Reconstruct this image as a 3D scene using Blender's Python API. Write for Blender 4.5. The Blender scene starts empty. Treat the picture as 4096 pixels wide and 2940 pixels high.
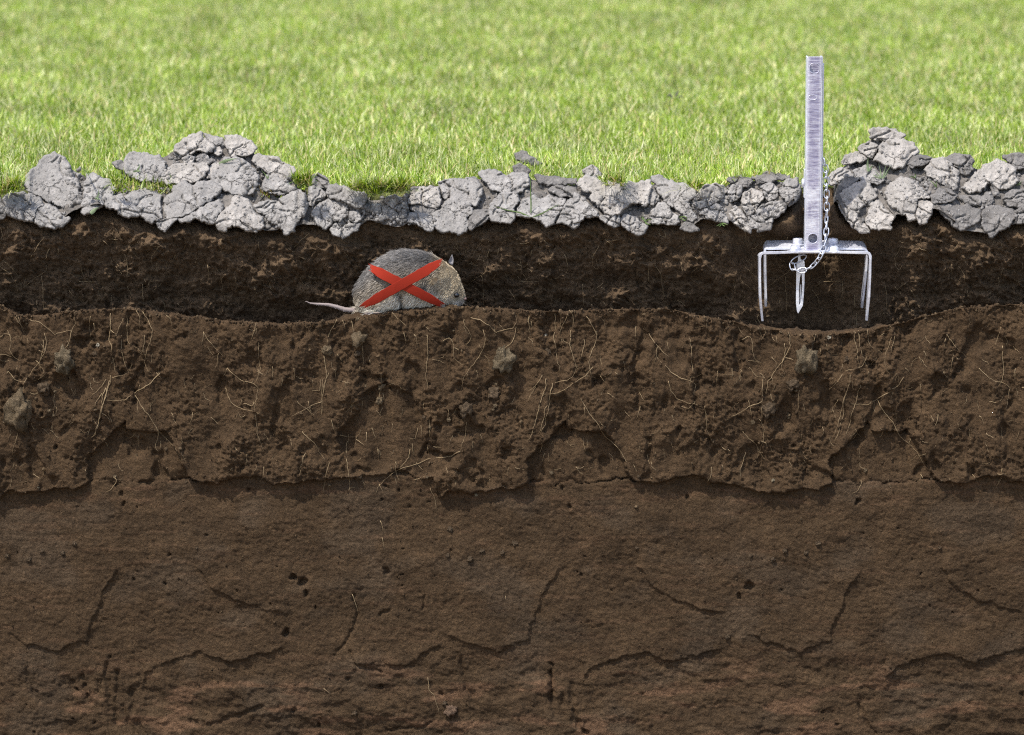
import bpy, bmesh, math, random
import numpy as np
from mathutils import Vector, Matrix
from mathutils.geometry import delaunay_2d_cdt
from mathutils.bvhtree import BVHTree

random.seed(7)
RNG = np.random.default_rng(11)
sc = bpy.context.scene
C = sc.collection

# ------------------------------------------------------------------ camera
CAM = np.array([0.0, -4.0, 0.42])
ZC = -0.1795                                   # height on the plane y=0 met by the picture's centre
DIST = math.hypot(4.0, 0.42 - ZC)
TILT = math.atan2(0.42 - ZC, 4.0)
cam_d = bpy.data.cameras.new('camera')
cam = bpy.data.objects.new('camera', cam_d)
C.objects.link(cam)
cam.location = CAM
cam.rotation_euler = (math.pi / 2 - TILT, 0, 0)
cam_d.sensor_width = 36
cam_d.lens = 36 * DIST / 1.024
cam_d.clip_start = 0.05
cam_d.clip_end = 400
cam_d.dof.use_dof = True
cam_d.dof.focus_distance = DIST - 0.03
cam_d.dof.aperture_fstop = 9.5
sc.camera = cam

# ------------------------------------------------------------------ sky, sun, exposure
SUN = Vector((-0.33, -0.36, 0.87)).normalized()     # towards the sun
w = bpy.data.worlds.new('World')
sc.world = w
w.use_nodes = True
nt = w.node_tree
sky = nt.nodes.new('ShaderNodeTexSky')
sky.sky_type = 'NISHITA'
sky.sun_disc = False
sky.dust_density = 2.0
sky.ozone_density = 0.6
sky.sun_elevation = math.asin(SUN.z)
sky.sun_rotation = math.atan2(SUN.x, SUN.y)
bgn = nt.nodes['Background']
bgn.inputs[1].default_value = 0.15
nt.links.new(sky.outputs[0], bgn.inputs[0])
sun_d = bpy.data.lights.new('sun', 'SUN')
sun_d.energy = 3.2
sun_d.angle = math.radians(0.6)
sun_d.color = (1.0, 0.95, 0.87)
sun = bpy.data.objects.new('sun', sun_d)
C.objects.link(sun)
sun.rotation_euler = SUN.to_track_quat('Z', 'Y').to_euler()
sun.location = (-2, -3, 5)
sc.view_settings.view_transform = 'Standard'
sc.view_settings.look = 'None'
sc.view_settings.gamma = 1
sc.view_settings.use_curve_mapping = False
sc.view_settings.exposure = 0.90
sc.render.engine = 'CYCLES'
sc.cycles.use_denoising = False
sc.cycles.pixel_filter_type = 'BLACKMAN_HARRIS'
sc.cycles.filter_width = 1.15
sc.cycles.max_bounces = 6
sc.cycles.transparent_max_bounces = 8

# ------------------------------------------------------------------ picture <-> place
ST, CT = math.sin(TILT), math.cos(TILT)
def P(px, py, Y):
    """point on the plane y=Y behind picture position (px, py), 1024 x 735 frame; arrays welcome"""
    px, py = np.asarray(px, float), np.asarray(py, float)
    a = (px - 512) / 1000.0
    b = (367.5 - py) / 1000.0
    dx = a; dy = DIST * CT + b * ST; dz = -DIST * ST + b * CT
    t = (Y - CAM[1]) / dy
    return np.stack(np.broadcast_arrays(CAM[0] + dx * t, Y + 0 * t, CAM[2] + dz * t), -1)
def proj(p):
    p = np.asarray(p, float) - CAM
    f = p[..., 1] * CT - p[..., 2] * ST
    u = p[..., 1] * ST + p[..., 2] * CT
    return 512 + p[..., 0] / f * DIST * 1000, 367.5 - u / f * DIST * 1000
def ray(px, py):
    v = P(px, py, 0.0) - CAM
    return Vector(v).normalized()

# ------------------------------------------------------------------ noise
_G = RNG.normal(size=(256, 3)); _G /= np.linalg.norm(_G, axis=1)[:, None]
def _hash(i, j, k, seed):
    n = (i.astype(np.uint32) * np.uint32(374761393) + j.astype(np.uint32) * np.uint32(668265263)
         + k.astype(np.uint32) * np.uint32(2246822519) + np.uint32((seed * 3266489917) & 0xffffffff))
    n = (n ^ (n >> np.uint32(13))) * np.uint32(1274126177)
    return (n ^ (n >> np.uint32(16))) & np.uint32(255)
def perlin(x, y, z=0.0, seed=0):
    x, y, z = np.broadcast_arrays(np.asarray(x, float), np.asarray(y, float), np.asarray(z, float))
    xi, yi, zi = np.floor(x).astype(np.int64), np.floor(y).astype(np.int64), np.floor(z).astype(np.int64)
    xf, yf, zf = x - xi, y - yi, z - zi
    u, v, ww = (f * f * f * (f * (f * 6 - 15) + 10) for f in (xf, yf, zf))
    out = 0
    flat = not np.any(zf)
    for dx in (0, 1):
        for dy in (0, 1):
            for dz in ((0,) if flat else (0, 1)):
                g = _G[_hash((xi + dx) & 0xffffffff, (yi + dy) & 0xffffffff, (zi + dz) & 0xffffffff, seed)]
                d = g[..., 0] * (xf - dx) + g[..., 1] * (yf - dy) + g[..., 2] * (zf - dz)
                out = out + d * (u if dx else 1 - u) * (v if dy else 1 - v) * (1 if flat else (ww if dz else 1 - ww))
    return out * 1.6
def fbm(x, y, z=0.0, o=4, seed=0, gain=0.5):
    s, a = 0, 1.0
    for k in range(o):
        s = s + a * perlin(np.asarray(x) * 2 ** k, np.asarray(y) * 2 ** k, np.asarray(z) * 2 ** k, seed + k * 17)
        a *= gain
    return s
def S(x, a=0.0, b=1.0):
    t = np.clip((x - a) / (b - a), 0, 1)
    return t * t * (3 - 2 * t)

def sd_poly(U, V, poly):
    """signed distance to a polygon, positive inside"""
    poly = np.asarray(poly, float)
    d = np.full(U.shape, 1e9); ins = np.zeros(U.shape, bool)
    n = len(poly)
    for i in range(n):
        (x0, y0), (x1, y1) = poly[i], poly[(i + 1) % n]
        ex, ey = x1 - x0, y1 - y0
        l2 = ex * ex + ey * ey + 1e-9
        t = np.clip(((U - x0) * ex + (V - y0) * ey) / l2, 0, 1)
        d = np.minimum(d, (U - x0 - t * ex) ** 2 + (V - y0 - t * ey) ** 2)
        if y0 != y1:
            c = ((y0 > V) != (y1 > V)) & (U < (x1 - x0) * (V - y0) / (y1 - y0) + x0)
            ins ^= c
    d = np.sqrt(d)
    return np.where(ins, d, -d)
def d_line(U, V, pts):
    d = np.full(U.shape, 1e9)
    for (x0, y0), (x1, y1) in zip(pts[:-1], pts[1:]):
        ex, ey = x1 - x0, y1 - y0
        t = np.clip(((U - x0) * ex + (V - y0) * ey) / (ex * ex + ey * ey + 1e-9), 0, 1)
        d = np.minimum(d, np.hypot(U - x0 - t * ex, V - y0 - t * ey))
    return d

# ------------------------------------------------------------------ mesh helpers
def mesh_np(name, verts, faces, mat=None, col=None, smooth=True, uv=None):
    """verts (n,3); faces list of index arrays of equal length, or one (m,k) array, or list of arrays"""
    me = bpy.data.meshes.new(name)
    verts = np.asarray(verts, np.float32)
    if isinstance(faces, np.ndarray):
        faces = [faces]
    me.vertices.add(len(verts)); me.vertices.foreach_set('co', verts.ravel())
    loops = np.concatenate([f.ravel() for f in faces]).astype(np.int32)
    sizes = np.concatenate([np.full(len(f), f.shape[1]) for f in faces]).astype(np.int32)
    starts = np.concatenate([[0], np.cumsum(sizes)[:-1]]).astype(np.int32)
    me.loops.add(len(loops)); me.loops.foreach_set('vertex_index', loops)
    me.polygons.add(len(sizes)); me.polygons.foreach_set('loop_start', starts)
    me.polygons.foreach_set('loop_total', sizes)
    me.polygons.foreach_set('use_smooth', np.full(len(sizes), smooth))
    if col is not None:
        at = me.color_attributes.new('tint', 'FLOAT_COLOR', 'POINT')
        c4 = np.ones((len(verts), 4), np.float32); c4[:, :3] = col
        at.data.foreach_set('color', c4.ravel())
    me.update(); me.validate()
    if mat: me.materials.append(mat)
    return me
def link(name, me, parent=None, **props):
    o = bpy.data.objects.new(name, me)
    C.objects.link(o)
    if parent is not None: o.parent = parent
    for k, v in props.items(): o[k] = v
    return o
def thing(o, label, cat, group=None):
    o['label'] = label; o['category'] = cat
    if group: o['group'] = group
    return o
def empty(name, loc):
    o = bpy.data.objects.new(name, None); C.objects.link(o); o.location = loc
    o.empty_display_size = 0.01
    return o
def grid_faces(nr, nc, flip=False):
    i = np.arange(nr * nc).reshape(nr, nc)
    f = np.stack([i[:-1, :-1], i[1:, :-1], i[1:, 1:], i[:-1, 1:]], -1).reshape(-1, 4)
    return f[:, ::-1] if flip else f

class MB:
    """collects simple solids into one mesh"""
    def __init__(s): s.v = []; s.f = []; s.n = 0
    def add(s, v, f):
        s.v.append(np.asarray(v, float)); s.f += [[i + s.n for i in q] for q in f]; s.n += len(v)
    def box(s, lo, hi):
        (a, b, c), (d, e, g) = lo, hi
        s.add([(a,b,c),(d,b,c),(d,e,c),(a,e,c),(a,b,g),(d,b,g),(d,e,g),(a,e,g)],
              [(0,3,2,1),(4,5,6,7),(0,1,5,4),(1,2,6,5),(2,3,7,6),(3,0,4,7)])
    def tube(s, path, rad, sides=6, closed=False, up=(0, 1, 0)):
        path = np.asarray(path, float); n = len(path)
        rad = np.broadcast_to(np.asarray(rad, float), (n,))
        v = []
        for i in range(n):
            a = path[(i - 1) % n] if (closed or i > 0) else path[i]
            b = path[(i + 1) % n] if (closed or i < n - 1) else path[i]
            t = b - a; t = t / (np.linalg.norm(t) + 1e-12)
            x = np.cross(t, up)
            if np.linalg.norm(x) < 1e-3: x = np.cross(t, (1, 0, 0.3))
            x /= np.linalg.norm(x); y = np.cross(x, t)
            for k in range(sides):
                an = 2 * math.pi * k / sides
                v.append(path[i] + rad[i] * (math.cos(an) * x + math.sin(an) * y))
        f = []
        for i in range(n if closed else n - 1):
            j = (i + 1) % n
            for k in range(sides):
                l = (k + 1) % sides
                f.append((i * sides + k, i * sides + l, j * sides + l, j * sides + k))
        if not closed:
            f.append(tuple(range(sides))[::-1]); f.append(tuple((n - 1) * sides + k for k in range(sides)))
        s.add(v, f)
    def lathe(s, prof, centre, axis=(0, 0, 1), sides=24):
        ax = Vector(axis).normalized(); q = Vector((0, 0, 1)).rotation_difference(ax)
        v = []
        for (r, h) in prof:
            for k in range(sides):
                an = 2 * math.pi * k / sides
                p = q @ Vector((r * math.cos(an), r * math.sin(an), h))
                v.append((p.x + centre[0], p.y + centre[1], p.z + centre[2]))
        f = []
        for i in range(len(prof) - 1):
            for k in range(sides):
                l = (k + 1) % sides
                f.append((i * sides + k, i * sides + l, (i + 1) * sides + l, (i + 1) * sides + k))
        f.append(tuple(range(sides))[::-1]); f.append(tuple((len(prof) - 1) * sides + k for k in range(sides)))
        s.add(v, f)
    def build(s, name, mat, parent=None, smooth=False, bevel=0, **props):
        me = bpy.data.meshes.new(name)
        me.from_pydata([tuple(x) for x in np.concatenate(s.v)], [], s.f)
        bm = bmesh.new(); bm.from_mesh(me); bmesh.ops.recalc_face_normals(bm, faces=bm.faces); bm.to_mesh(me); bm.free()
        if smooth: me.polygons.foreach_set('use_smooth', [True] * len(me.polygons))
        me.materials.append(mat)
        o = link(name, me, parent, **props)
        if bevel:
            m = o.modifiers.new('bevel', 'BEVEL'); m.width = bevel; m.segments = 2; m.limit_method = 'ANGLE'
        return o

# ------------------------------------------------------------------ materials
def new_mat(name):
    m = bpy.data.materials.new(name); m.use_nodes = True
    return m, m.node_tree, m.node_tree.nodes['Principled BSDF']
def nd(t, kind, **kw):
    n = t.nodes.new(kind)
    for k, v in kw.items():
        if k in n.inputs: n.inputs[k].default_value = v
        else: setattr(n, k, v)
    return n
def ramp(t, src, stops):
    r = t.nodes.new('ShaderNodeValToRGB'); t.links.new(src, r.inputs[0])
    e = r.color_ramp.elements
    while len(e) < len(stops): e.new(0.5)
    for el, (p, c) in zip(e, stops):
        el.position = p; el.color = (c, c, c, 1) if not hasattr(c, '__len__') else (*c, 1)
    return r.outputs[0]
def mulc(t, a, b, f=1.0):
    m = t.nodes.new('ShaderNodeMixRGB'); m.blend_type = 'MULTIPLY'; m.inputs[0].default_value = f
    t.links.new(a, m.inputs[1]); t.links.new(b, m.inputs[2]); return m.outputs[0]
def bump(t, h, dist, strength, chain=None):
    b = nd(t, 'ShaderNodeBump', Strength=strength, Distance=dist)
    t.links.new(h, b.inputs['Height'])
    if chain: t.links.new(chain, b.inputs['Normal'])
    return b.outputs[0]
def noise(t, co, scale, detail=4, rough=0.6, dist=0.0):
    n = nd(t, 'ShaderNodeTexNoise', Scale=scale, Detail=detail, Roughness=rough, Distortion=dist)
    t.links.new(co, n.inputs['Vector']); return n.outputs[0]

def soil_material(name, grain=1.0):
    m, t, b = new_mat(name)
    co = t.nodes.new('ShaderNodeTexCoord').outputs['Object']
    at = nd(t, 'ShaderNodeVertexColor', layer_name='tint')
    n1 = noise(t, co, 55, 6, 0.7)
    n2 = noise(t, co, 420, 4, 0.7)
    c = mulc(t, at.outputs[0], ramp(t, n1, [(0.3, 0.72), (0.7, 1.25)]))
    c = mulc(t, c, ramp(t, n2, [(0.28, 0.62), (0.55, 1.0), (0.75, 1.45)]))
    t.links.new(c, b.inputs['Base Color'])
    b.inputs['Roughness'].default_value = 0.92
    b.inputs['Specular IOR Level'].default_value = 0.15
    nb = bump(t, noise(t, co, 170, 6, 0.75, 0.6), 0.0050 * grain, 1.0)
    nb = bump(t, noise(t, co, 700, 3, 0.7), 0.0014 * grain, 1.0, nb)
    t.links.new(nb, b.inputs['Normal'])
    return m
M_SOIL = soil_material('bank_soil')
M_LUMP = soil_material('soil_lump', 1.3)

def clay_material():
    m, t, b = new_mat('dry_clay')
    co = t.nodes.new('ShaderNodeTexCoord').outputs['Object']
    at = nd(t, 'ShaderNodeVertexColor', layer_name='tint')
    c = mulc(t, at.outputs[0], ramp(t, noise(t, co, 45, 6, 0.65), [(0.3, 0.74), (0.7, 1.2)]))
    c = mulc(t, c, ramp(t, noise(t, co, 420, 4, 0.7), [(0.27, 0.68), (0.5, 1.0), (0.75, 1.22)]))
    # hair cracks: edges of large warped cells
    wn = nd(t, 'ShaderNodeTexNoise', Scale=60, Detail=3); t.links.new(co, wn.inputs['Vector'])
    mp = nd(t, 'ShaderNodeVectorMath', operation='SCALE', Scale=0.022); t.links.new(wn.outputs['Color'], mp.inputs[0])
    ad = nd(t, 'ShaderNodeVectorMath', operation='ADD'); t.links.new(co, ad.inputs[0]); t.links.new(mp.outputs[0], ad.inputs[1])
    vo = nd(t, 'ShaderNodeTexVoronoi', feature='DISTANCE_TO_EDGE', Scale=34); t.links.new(ad.outputs[0], vo.inputs['Vector'])
    gate = ramp(t, noise(t, co, 26, 2), [(0.5, 0.0), (0.58, 1.0)])
    ck = ramp(t, vo.outputs['Distance'], [(0.0, 0.0), (0.035, 1.0)])
    mx = t.nodes.new('ShaderNodeMixRGB'); t.links.new(gate, mx.inputs[0]); mx.inputs[1].default_value = (1, 1, 1, 1)
    t.links.new(ck, mx.inputs[2])
    t.links.new(c, b.inputs['Base Color'])
    b.inputs['Roughness'].default_value = 0.95
    b.inputs['Specular IOR Level'].default_value = 0.12
    nb = bump(t, mx.outputs[0], 0.003, 1.0)
    nb = bump(t, noise(t, co, 140, 6, 0.7, 0.4), 0.0028, 0.8, nb)
    nb = bump(t, noise(t, co, 620, 3, 0.7), 0.0010, 0.8, nb)
    t.links.new(nb, b.inputs['Normal'])
    return m
M_CLAY = clay_material()

def leaf_material(name, trans=0.35, rough=0.42, spec=0.5):
    m, t, b = new_mat(name)
    at = nd(t, 'ShaderNodeVertexColor', layer_name='tint')
    t.links.new(at.outputs[0], b.inputs['Base Color'])
    b.inputs['Roughness'].default_value = rough
    b.inputs['Specular IOR Level'].default_value = spec
    tr = t.nodes.new('ShaderNodeBsdfTranslucent')
    hs = nd(t, 'ShaderNodeHueSaturation', Saturation=1.1, Value=1.15); t.links.new(at.outputs[0], hs.inputs['Color'])
    t.links.new(hs.outputs[0], tr.inputs[0])
    mx = t.nodes.new('ShaderNodeMixShader'); mx.inputs[0].default_value = trans
    t.links.new(b.outputs[0], mx.inputs[1]); t.links.new(tr.outputs[0], mx.inputs[2])
    t.links.new(mx.outputs[0], t.nodes['Material Output'].inputs[0])
    return m
M_GRASS = leaf_material('grass_blade')

def plain(name, col, rough=0.6, spec=0.4, metal=0.0):
    m, t, b = new_mat(name)
    b.inputs['Base Color'].default_value = (*col, 1); b.inputs['Roughness'].default_value = rough
    b.inputs['Specular IOR Level'].default_value = spec; b.inputs['Metallic'].default_value = metal
    return m
def root_material():
    m, t, b = new_mat('root')
    co = t.nodes.new('ShaderNodeTexCoord').outputs['Object']
    r = ramp(t, noise(t, co, 90, 3), [(0.3, (0.13, 0.088, 0.045)), (0.7, (0.36, 0.265, 0.145))])
    t.links.new(r, b.inputs['Base Color']); b.inputs['Roughness'].default_value = 0.8
    return m
M_ROOT = root_material()
def zinc_material(name, streak):
    m, t, b = new_mat(name)
    co = t.nodes.new('ShaderNodeTexCoord').outputs['Object']
    mp = nd(t, 'ShaderNodeMapping'); mp.inputs['Scale'].default_value = (90, 90, 800) if streak else (300, 300, 300)
    t.links.new(co, mp.inputs[0])
    n = noise(t, mp.outputs[0], 1.0, 5, 0.7)
    n2 = noise(t, co, 38, 4, 0.65)
    if streak:
        c = ramp(t, n, [(0.34, (0.58, 0.57, 0.66)), (0.5, (0.72, 0.72, 0.78)), (0.66, (0.86, 0.86, 0.90))])
        # mottled violet grey along the middle of the bar, paler at its edges
        sp = t.nodes.new('ShaderNodeSeparateXYZ'); t.links.new(co, sp.inputs[0])
        ab = nd(t, 'ShaderNodeMath', operation='ABSOLUTE'); t.links.new(sp.outputs[0], ab.inputs[0])
        edge = ramp(t, ab.outputs[0], [(0.0042, 1.0), (0.0058, 0.0)])
        pat = mulc(t, edge, ramp(t, noise(t, co, 26, 5, 0.7), [(0.38, 0.0), (0.52, 0.95)]))
        mx = t.nodes.new('ShaderNodeMixRGB'); t.links.new(pat, mx.inputs[0]); t.links.new(c, mx.inputs[1])
        d = ramp(t, n, [(0.40, (0.20, 0.185, 0.30)), (0.60, (0.45, 0.43, 0.54))]); t.links.new(d, mx.inputs[2])
        c = mx.outputs[0]
    else:
        c = ramp(t, n2, [(0.30, (0.42, 0.43, 0.51)), (0.45, (0.60, 0.61, 0.68)), (0.65, (0.76, 0.77, 0.82))])
    t.links.new(c, b.inputs['Base Color'])
    b.inputs['Metallic'].default_value = 0.55
    t.links.new(ramp(t, n, [(0.3, 0.32), (0.7, 0.52)]), b.inputs['Roughness'])
    t.links.new(bump(t, n, 0.0004, 0.5), b.inputs['Normal'])
    return m
M_ZINC = zinc_material('galvanised_steel', False)
M_ZINC_BAR = zinc_material('galvanised_bar', True)
M_CHAIN = plain('chain_steel', (0.50, 0.52, 0.58), 0.36, 0.5, 0.7)
M_RED = plain('red_paint', (0.235, 0.0235, 0.0125), 0.92, 0.06)
def tint_material(name, rough, spec=0.3):
    m, t, b = new_mat(name)
    at = nd(t, 'ShaderNodeVertexColor', layer_name='tint')
    t.links.new(at.outputs[0], b.inputs['Base Color'])
    b.inputs['Roughness'].default_value = rough; b.inputs['Specular IOR Level'].default_value = spec
    return m
M_FUR = tint_material('vole_fur', 0.45, 0.5)
M_SKIN = tint_material('vole_skin', 0.8, 0.2)
M_EYE = plain('eye_black', (0.006, 0.006, 0.007), 0.06, 0.8)
M_DARK = plain('dark_twig', (0.09, 0.08, 0.075), 0.8)
M_NOSE = plain('nose_skin', (0.13, 0.085, 0.075), 0.5)

# ------------------------------------------------------------------ outlines read off the picture
def cv(reg, pts):
    ox, oy, s = dict(A=(0, 112.5, .1433), B=(300, 137.5, .1433), C=(575, 112.5, .13052), D=(750, 112.5, .13054),
                     L=(0, 287.5, .1433), U=(300, 287.5, .1433), N=(0, 510, .1433), K=(300, 510, .1433),
                     V=(300, 237.5, .08267), T=(745, 220, .07064), H=(782.5, 50, .1074))[reg]
    return [(ox + x * s, oy + y * s) for x, y in pts]
TILES = (0, 440.4, 743.4)
LIP = np.array([(-9000,304),(0,303),(8,308),(23,315),(43,314),(72,310),(100,308),(129,308),(158,310),(186,314),(215,318),
    (244,321),(287,322.6),(325,321),(357,317),(400,311),(429,309),(465,305.5),(501,307.5),(536,310),(572,310),(601,309),
    (627,308),(670,308),(690,312),(708,316.5),(728,320),(756,327),(785,331),(814,333),(842,333),(871,329),(907,320),
    (943,310.5),(971,306.5),(1024,303),(10000,304)], float)
TOPL = np.array([(-9000,190),(-40,194),(0,196),(12,193),(24,183),(36,167),(56,153),(69,160),(89,173),(106,178),(116,180),(121,168),
    (126,154),(155,155),(179,141),(199,132),(215,137),(232,135),(257,148),(279,160),(293,171),(301,187),(306,184),(312,176),
    (329,182),(350,189),(369,193),(400,193),(412,179),(438,178),(455,177),(476,172),(491,170),(511,172),(532,172),(549,176),
    (577,179),(583,173),(600,174),(604,182),(618,187),(627,183),(648,180),(652,176),(669,179),(682,185),(696,189),(708,184),
    (724,184),(728,177),(749,174),(771,172),(789,175),(799,180),(806,190),(826,190),(830,176),(841,162),(858,148),(869,131),
    (894,131),(904,137),(917,148),(933,156),(959,154),(972,158),(985,166),(998,157),(1024,155),(1080,170),(10000,190)], float)
BOTL = np.array([(-9000,222),(0,217),(35,220),(55,228),(72,213),(100,208),(120,212),(140,219),(160,228),(172,220),(200,218),
    (215,228),(235,222),(255,232),(275,233),(300,226),(326,229),(334,235),(347,235),(357,229),(369,223),(386,229),(400,231),
    (409,225),(422,229),(449,233),(460,233),(488,222),(508,223),(518,217),(541,222),(549,226),(562,222),(574,228),(584,216),
    (600,218),(606,222),(621,227),(639,235),(648,226),(674,225),(690,232),(700,224),(729,223),(750,234),(768,229),(779,216),
    (789,206),(800,198),(808,194),(826,194),(835,197),(841,212),(854,229),(870,233),(891,229),(895,217),(907,217),(922,224),
    (933,209),(947,219),(963,232),(994,238),(1002,230),(1024,223),(10000,222)], float)
itp = lambda L, u: np.interp(u, L[:, 0], L[:, 1])
def sm(L, u, r):      # a little smoother than the polyline
    return sum(itp(L, u + d) for d in (-r, -r / 2, 0, r / 2, r)) / 5
def gap(u):           # the notch where the trap was let in
    return S(u, 793, 803) * (1 - S(u, 829, 838))
def ytop(u):
    t = sm(TOPL, u, 4)
    g = gap(u)
    y = np.clip((186 - t) * 9.0, 2, 42) + np.clip(176 - t, 0, 60) * 0.9
    return (y * (1 - g) + 34 * g) / 1000
def ybot(u):
    return (-12 + 40 * gap(u)) / 1000
def bed_y(u, py):
    t, b = itp(TOPL, u), itp(BOTL, u)
    r = np.clip((py - t) / np.maximum(b - t, 4), 0, 1)
    return ytop(u) + (ybot(u) - ytop(u)) * r

# fine columns across the picture, widening ones to both sides so that the bank runs on
DU = 1.35
fine = np.arange(-130, 1155, DU)
out = 1155 + np.cumsum(2.0 * 1.16 ** np.arange(44))
UU = np.concatenate([(1024 - out)[::-1], fine, out])

# ------------------------------------------------------------------ lower bank: tunnel floor, lip and cut face
YF = -0.062
PYB = 748.0
tile_poly = lambda reg, pts, dx: [(x + dx, y) for x, y in cv(reg, pts)]
ARCH = [(600,1200),(680,1120),(760,1050),(870,930),(890,990),(1000,1000),(1090,1006),(1150,998),(1200,1060),(1280,1220),(1310,1300),(1400,1362),
        (1300,1340),(1100,1358),(970,1378),(900,1345),(800,1388),(740,1345),(620,1365)]
HOLLOW = [(260,1010),(340,920),(400,860),(450,740),(520,680),(600,660),(720,700),(800,760),(860,880),(880,1000),(900,1130),(1000,1150),
          (1120,1150),(1000,1300),(860,1335),(600,1305),(430,1318),(300,1150)]
E1A = [(-60,1480),(0,1480),(60,1420),(180,1440),(280,1430),(400,1400),(520,1415),(620,1360),(740,1345),(800,1385),(900,1345),(970,1375),(1100,1355),
       (1300,1335),(1400,1360),(1550,1360),(1650,1320),(1800,1312),(1890,1360),(2050,1375)]
E1U = [(0,1368),(100,1345),(300,1330),(430,1320),(600,1310),(700,1270),(760,1310),(860,1340),(930,1325)]
e1 = []
for k, dx in enumerate(TILES):
    pts = tile_poly('L', E1A, dx)
    hi = (300, 742, 1200)[k]; lo = (-50, 438, 744)[k]
    e1 += [p for p in pts if lo <= p[0] <= hi]
    if k == 0: e1 += [p for p in cv('U', E1U) if 300 < p[0] < 437]
e1 = np.array([(-9000, 490)] + sorted(e1) + [(10000, 490)])
P1 = [(-20,870),(60,868),(100,875),(140,915),(240,940),(330,968),(400,996),(450,965),(530,930),(620,908),(622,810),(690,690),(710,590),
      (740,540),(790,470),(820,420),(850,380),(700,200),(-20,200)]
P2 = [(1000,1270),(985,1180),(1070,1098),(1200,1052),(1400,997),(1460,1008),(1560,1050),(1620,1065),(1750,1022),(1900,982),(2050,947),(2080,700),(1000,600)]
P3 = [(1340,370),(1380,400),(1420,432),(1440,500),(1500,548),(1600,602),(1640,637),(1720,642),(1820,692),(1880,697),(1930,702),(2030,737),
      (2090,640),(2090,250),(1340,250)]
PU = [(350,990),(380,1060),(470,1075),(740,1090),(870,995),(960,952),(1000,945),(1000,560),(900,560),(500,720),(350,880)]
HOLES = [('N',[(885,127,9),(1093,125,8),(1440,175,9),(1470,155,10),(1185,300,13),(1037,338,9),(960,430,13),(935,480,15),(1150,513,11),(1250,480,11),
               (1650,545,13),(1250,665,9),(1520,718,9),(1930,392,8),(770,1035,15),(175,1355,13),(2050,470,30),(2110,500,36),(2140,580,26),(2195,680,15),
               (2000,860,32),(660,1490,18),(245,515,9),(120,300,9),(1890,650,10),(545,1260,26),(605,1300,22),(590,1220,18),(510,1450,14),(240,1545,14)]),
         ('L',[(940,725,17),(860,590,30),(900,560,22),(470,620,22),(340,740,30),(290,880,24),(275,830,20),(850,1450,26),(860,1510,20),(215,1105,15),
               (400,1115,24),(630,350,10),(1310,640,10),(785,820,15),(545,1100,18),(240,600,16),(160,395,18),(520,360,14),(1730,1415,14),(505,1190,16),(950,1530,9)])]
HOLES_U = [('K',[(720,270,9),(1050,283,14),(595,480,10),(605,430,30),(710,450,12),(710,520,12),(575,1240,25),(865,18,8),(950,215,9),(150,1458,10),(130,1500,16),
                 (985,1290,22),(330,1180,14)]),
           ('U',[(560,640,24),(640,700,14),(905,670,16),(450,620,18),(480,540,26),(650,955,8),(895,1090,18),(890,1160,10),(690,1420,16),(850,1425,14),(770,1530,20),
                 (570,1480,12),(905,1500,9),(380,1350,12),(600,1390,22)])]
GROOVES = [[(500,1200),(520,1330),(550,1400)],[(570,1170),(590,1290),(630,1350)],[(690,1100),(700,1310)],[(740,1080),(760,1290),(770,1400)],
           [(820,1130),(825,1300)],[(850,1370),(900,1500),(960,1570)],[(920,1265),(925,1400)],[(180,1010),(200,1180),(280,1330)],[(950,1480),(1020,1570)],
           [(805,1330),(810,1480)],[(1340,1480),(1500,1500),(1620,1440),(1830,1380)],[(1930,1330),(1990,1400),(2060,1390)]]
GROOVES_U = [[(370,600),(400,700),(370,830),(250,1020)],[(620,700),(560,745)],[(880,600),(850,690)],[(600,1540),(860,1520),(930,1480)],[(350,990),(400,1085),(560,1130)]]

lip = sm(LIP, UU, 6) + 0.9 * fbm(UU / 14, 0.3, o=4, seed=5, gain=0.7)
n_floor, n_face = 24, 322
flat = S(UU, 320, 345) * (1 - S(UU, 448, 466)) + S(UU, 735, 752) * (1 - S(UU, 880, 905))
rows = []
lipP = P(UU, lip, YF)
X = lipP[:, 0]
for k in range(n_floor):
    f = k / n_floor
    y = 0.085 + (YF + 0.006 - 0.085) * f
    dip = -0.028 * S(y, YF - 0.026, -0.012) * (1 - flat) - 0.020 * S(y, -0.034, 0.0) * flat - 0.13 * min(y - YF, 0.035) * flat * (UU > 600)
    z = lipP[:, 2] + 0.001 + dip + 0.003 * fbm(UU / 18, y * 60, o=4, seed=31) + 0.0016 * fbm(UU / 4, y * 250, o=2, seed=34)
    rows.append(np.stack([X, np.full_like(X, y), z], -1))
for dy, dz in ((0.0042, -0.0040 * (1 - flat) + 0.0006 * flat), (0.002, -0.0010 * (1 - flat)), (0.0007, -0.0012)):
    rows.append(np.stack([X, YF + dy - 0.0012 * fbm(UU / 5, dy * 900, o=3, seed=37), lipP[:, 2] + dz + 0.0007 * fbm(UU / 3.5, dy * 900, o=2, seed=32)], -1))
t = np.linspace(0, 1, n_face)[:, None]
PYG = (lip + 2.5)[None, :] + t * (PYB - lip - 2.5)[None, :]
UG = np.broadcast_to(UU[None, :], PYG.shape)
inn = (UG > -150) & (UG < 1175)
fx, fy = UG[inn], PYG[inn]
wu = fx + 2.2 * perlin(fx / 9, fy / 9, seed=2) + 1.3 * perlin(fx / 3.6, fy / 3.6, seed=3)
wv = fy + 2.2 * perlin(fx / 9, fy / 9, seed=4) + 1.3 * perlin(fx / 3.6, fy / 3.6, seed=6)
h = np.zeros(fx.shape)
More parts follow.
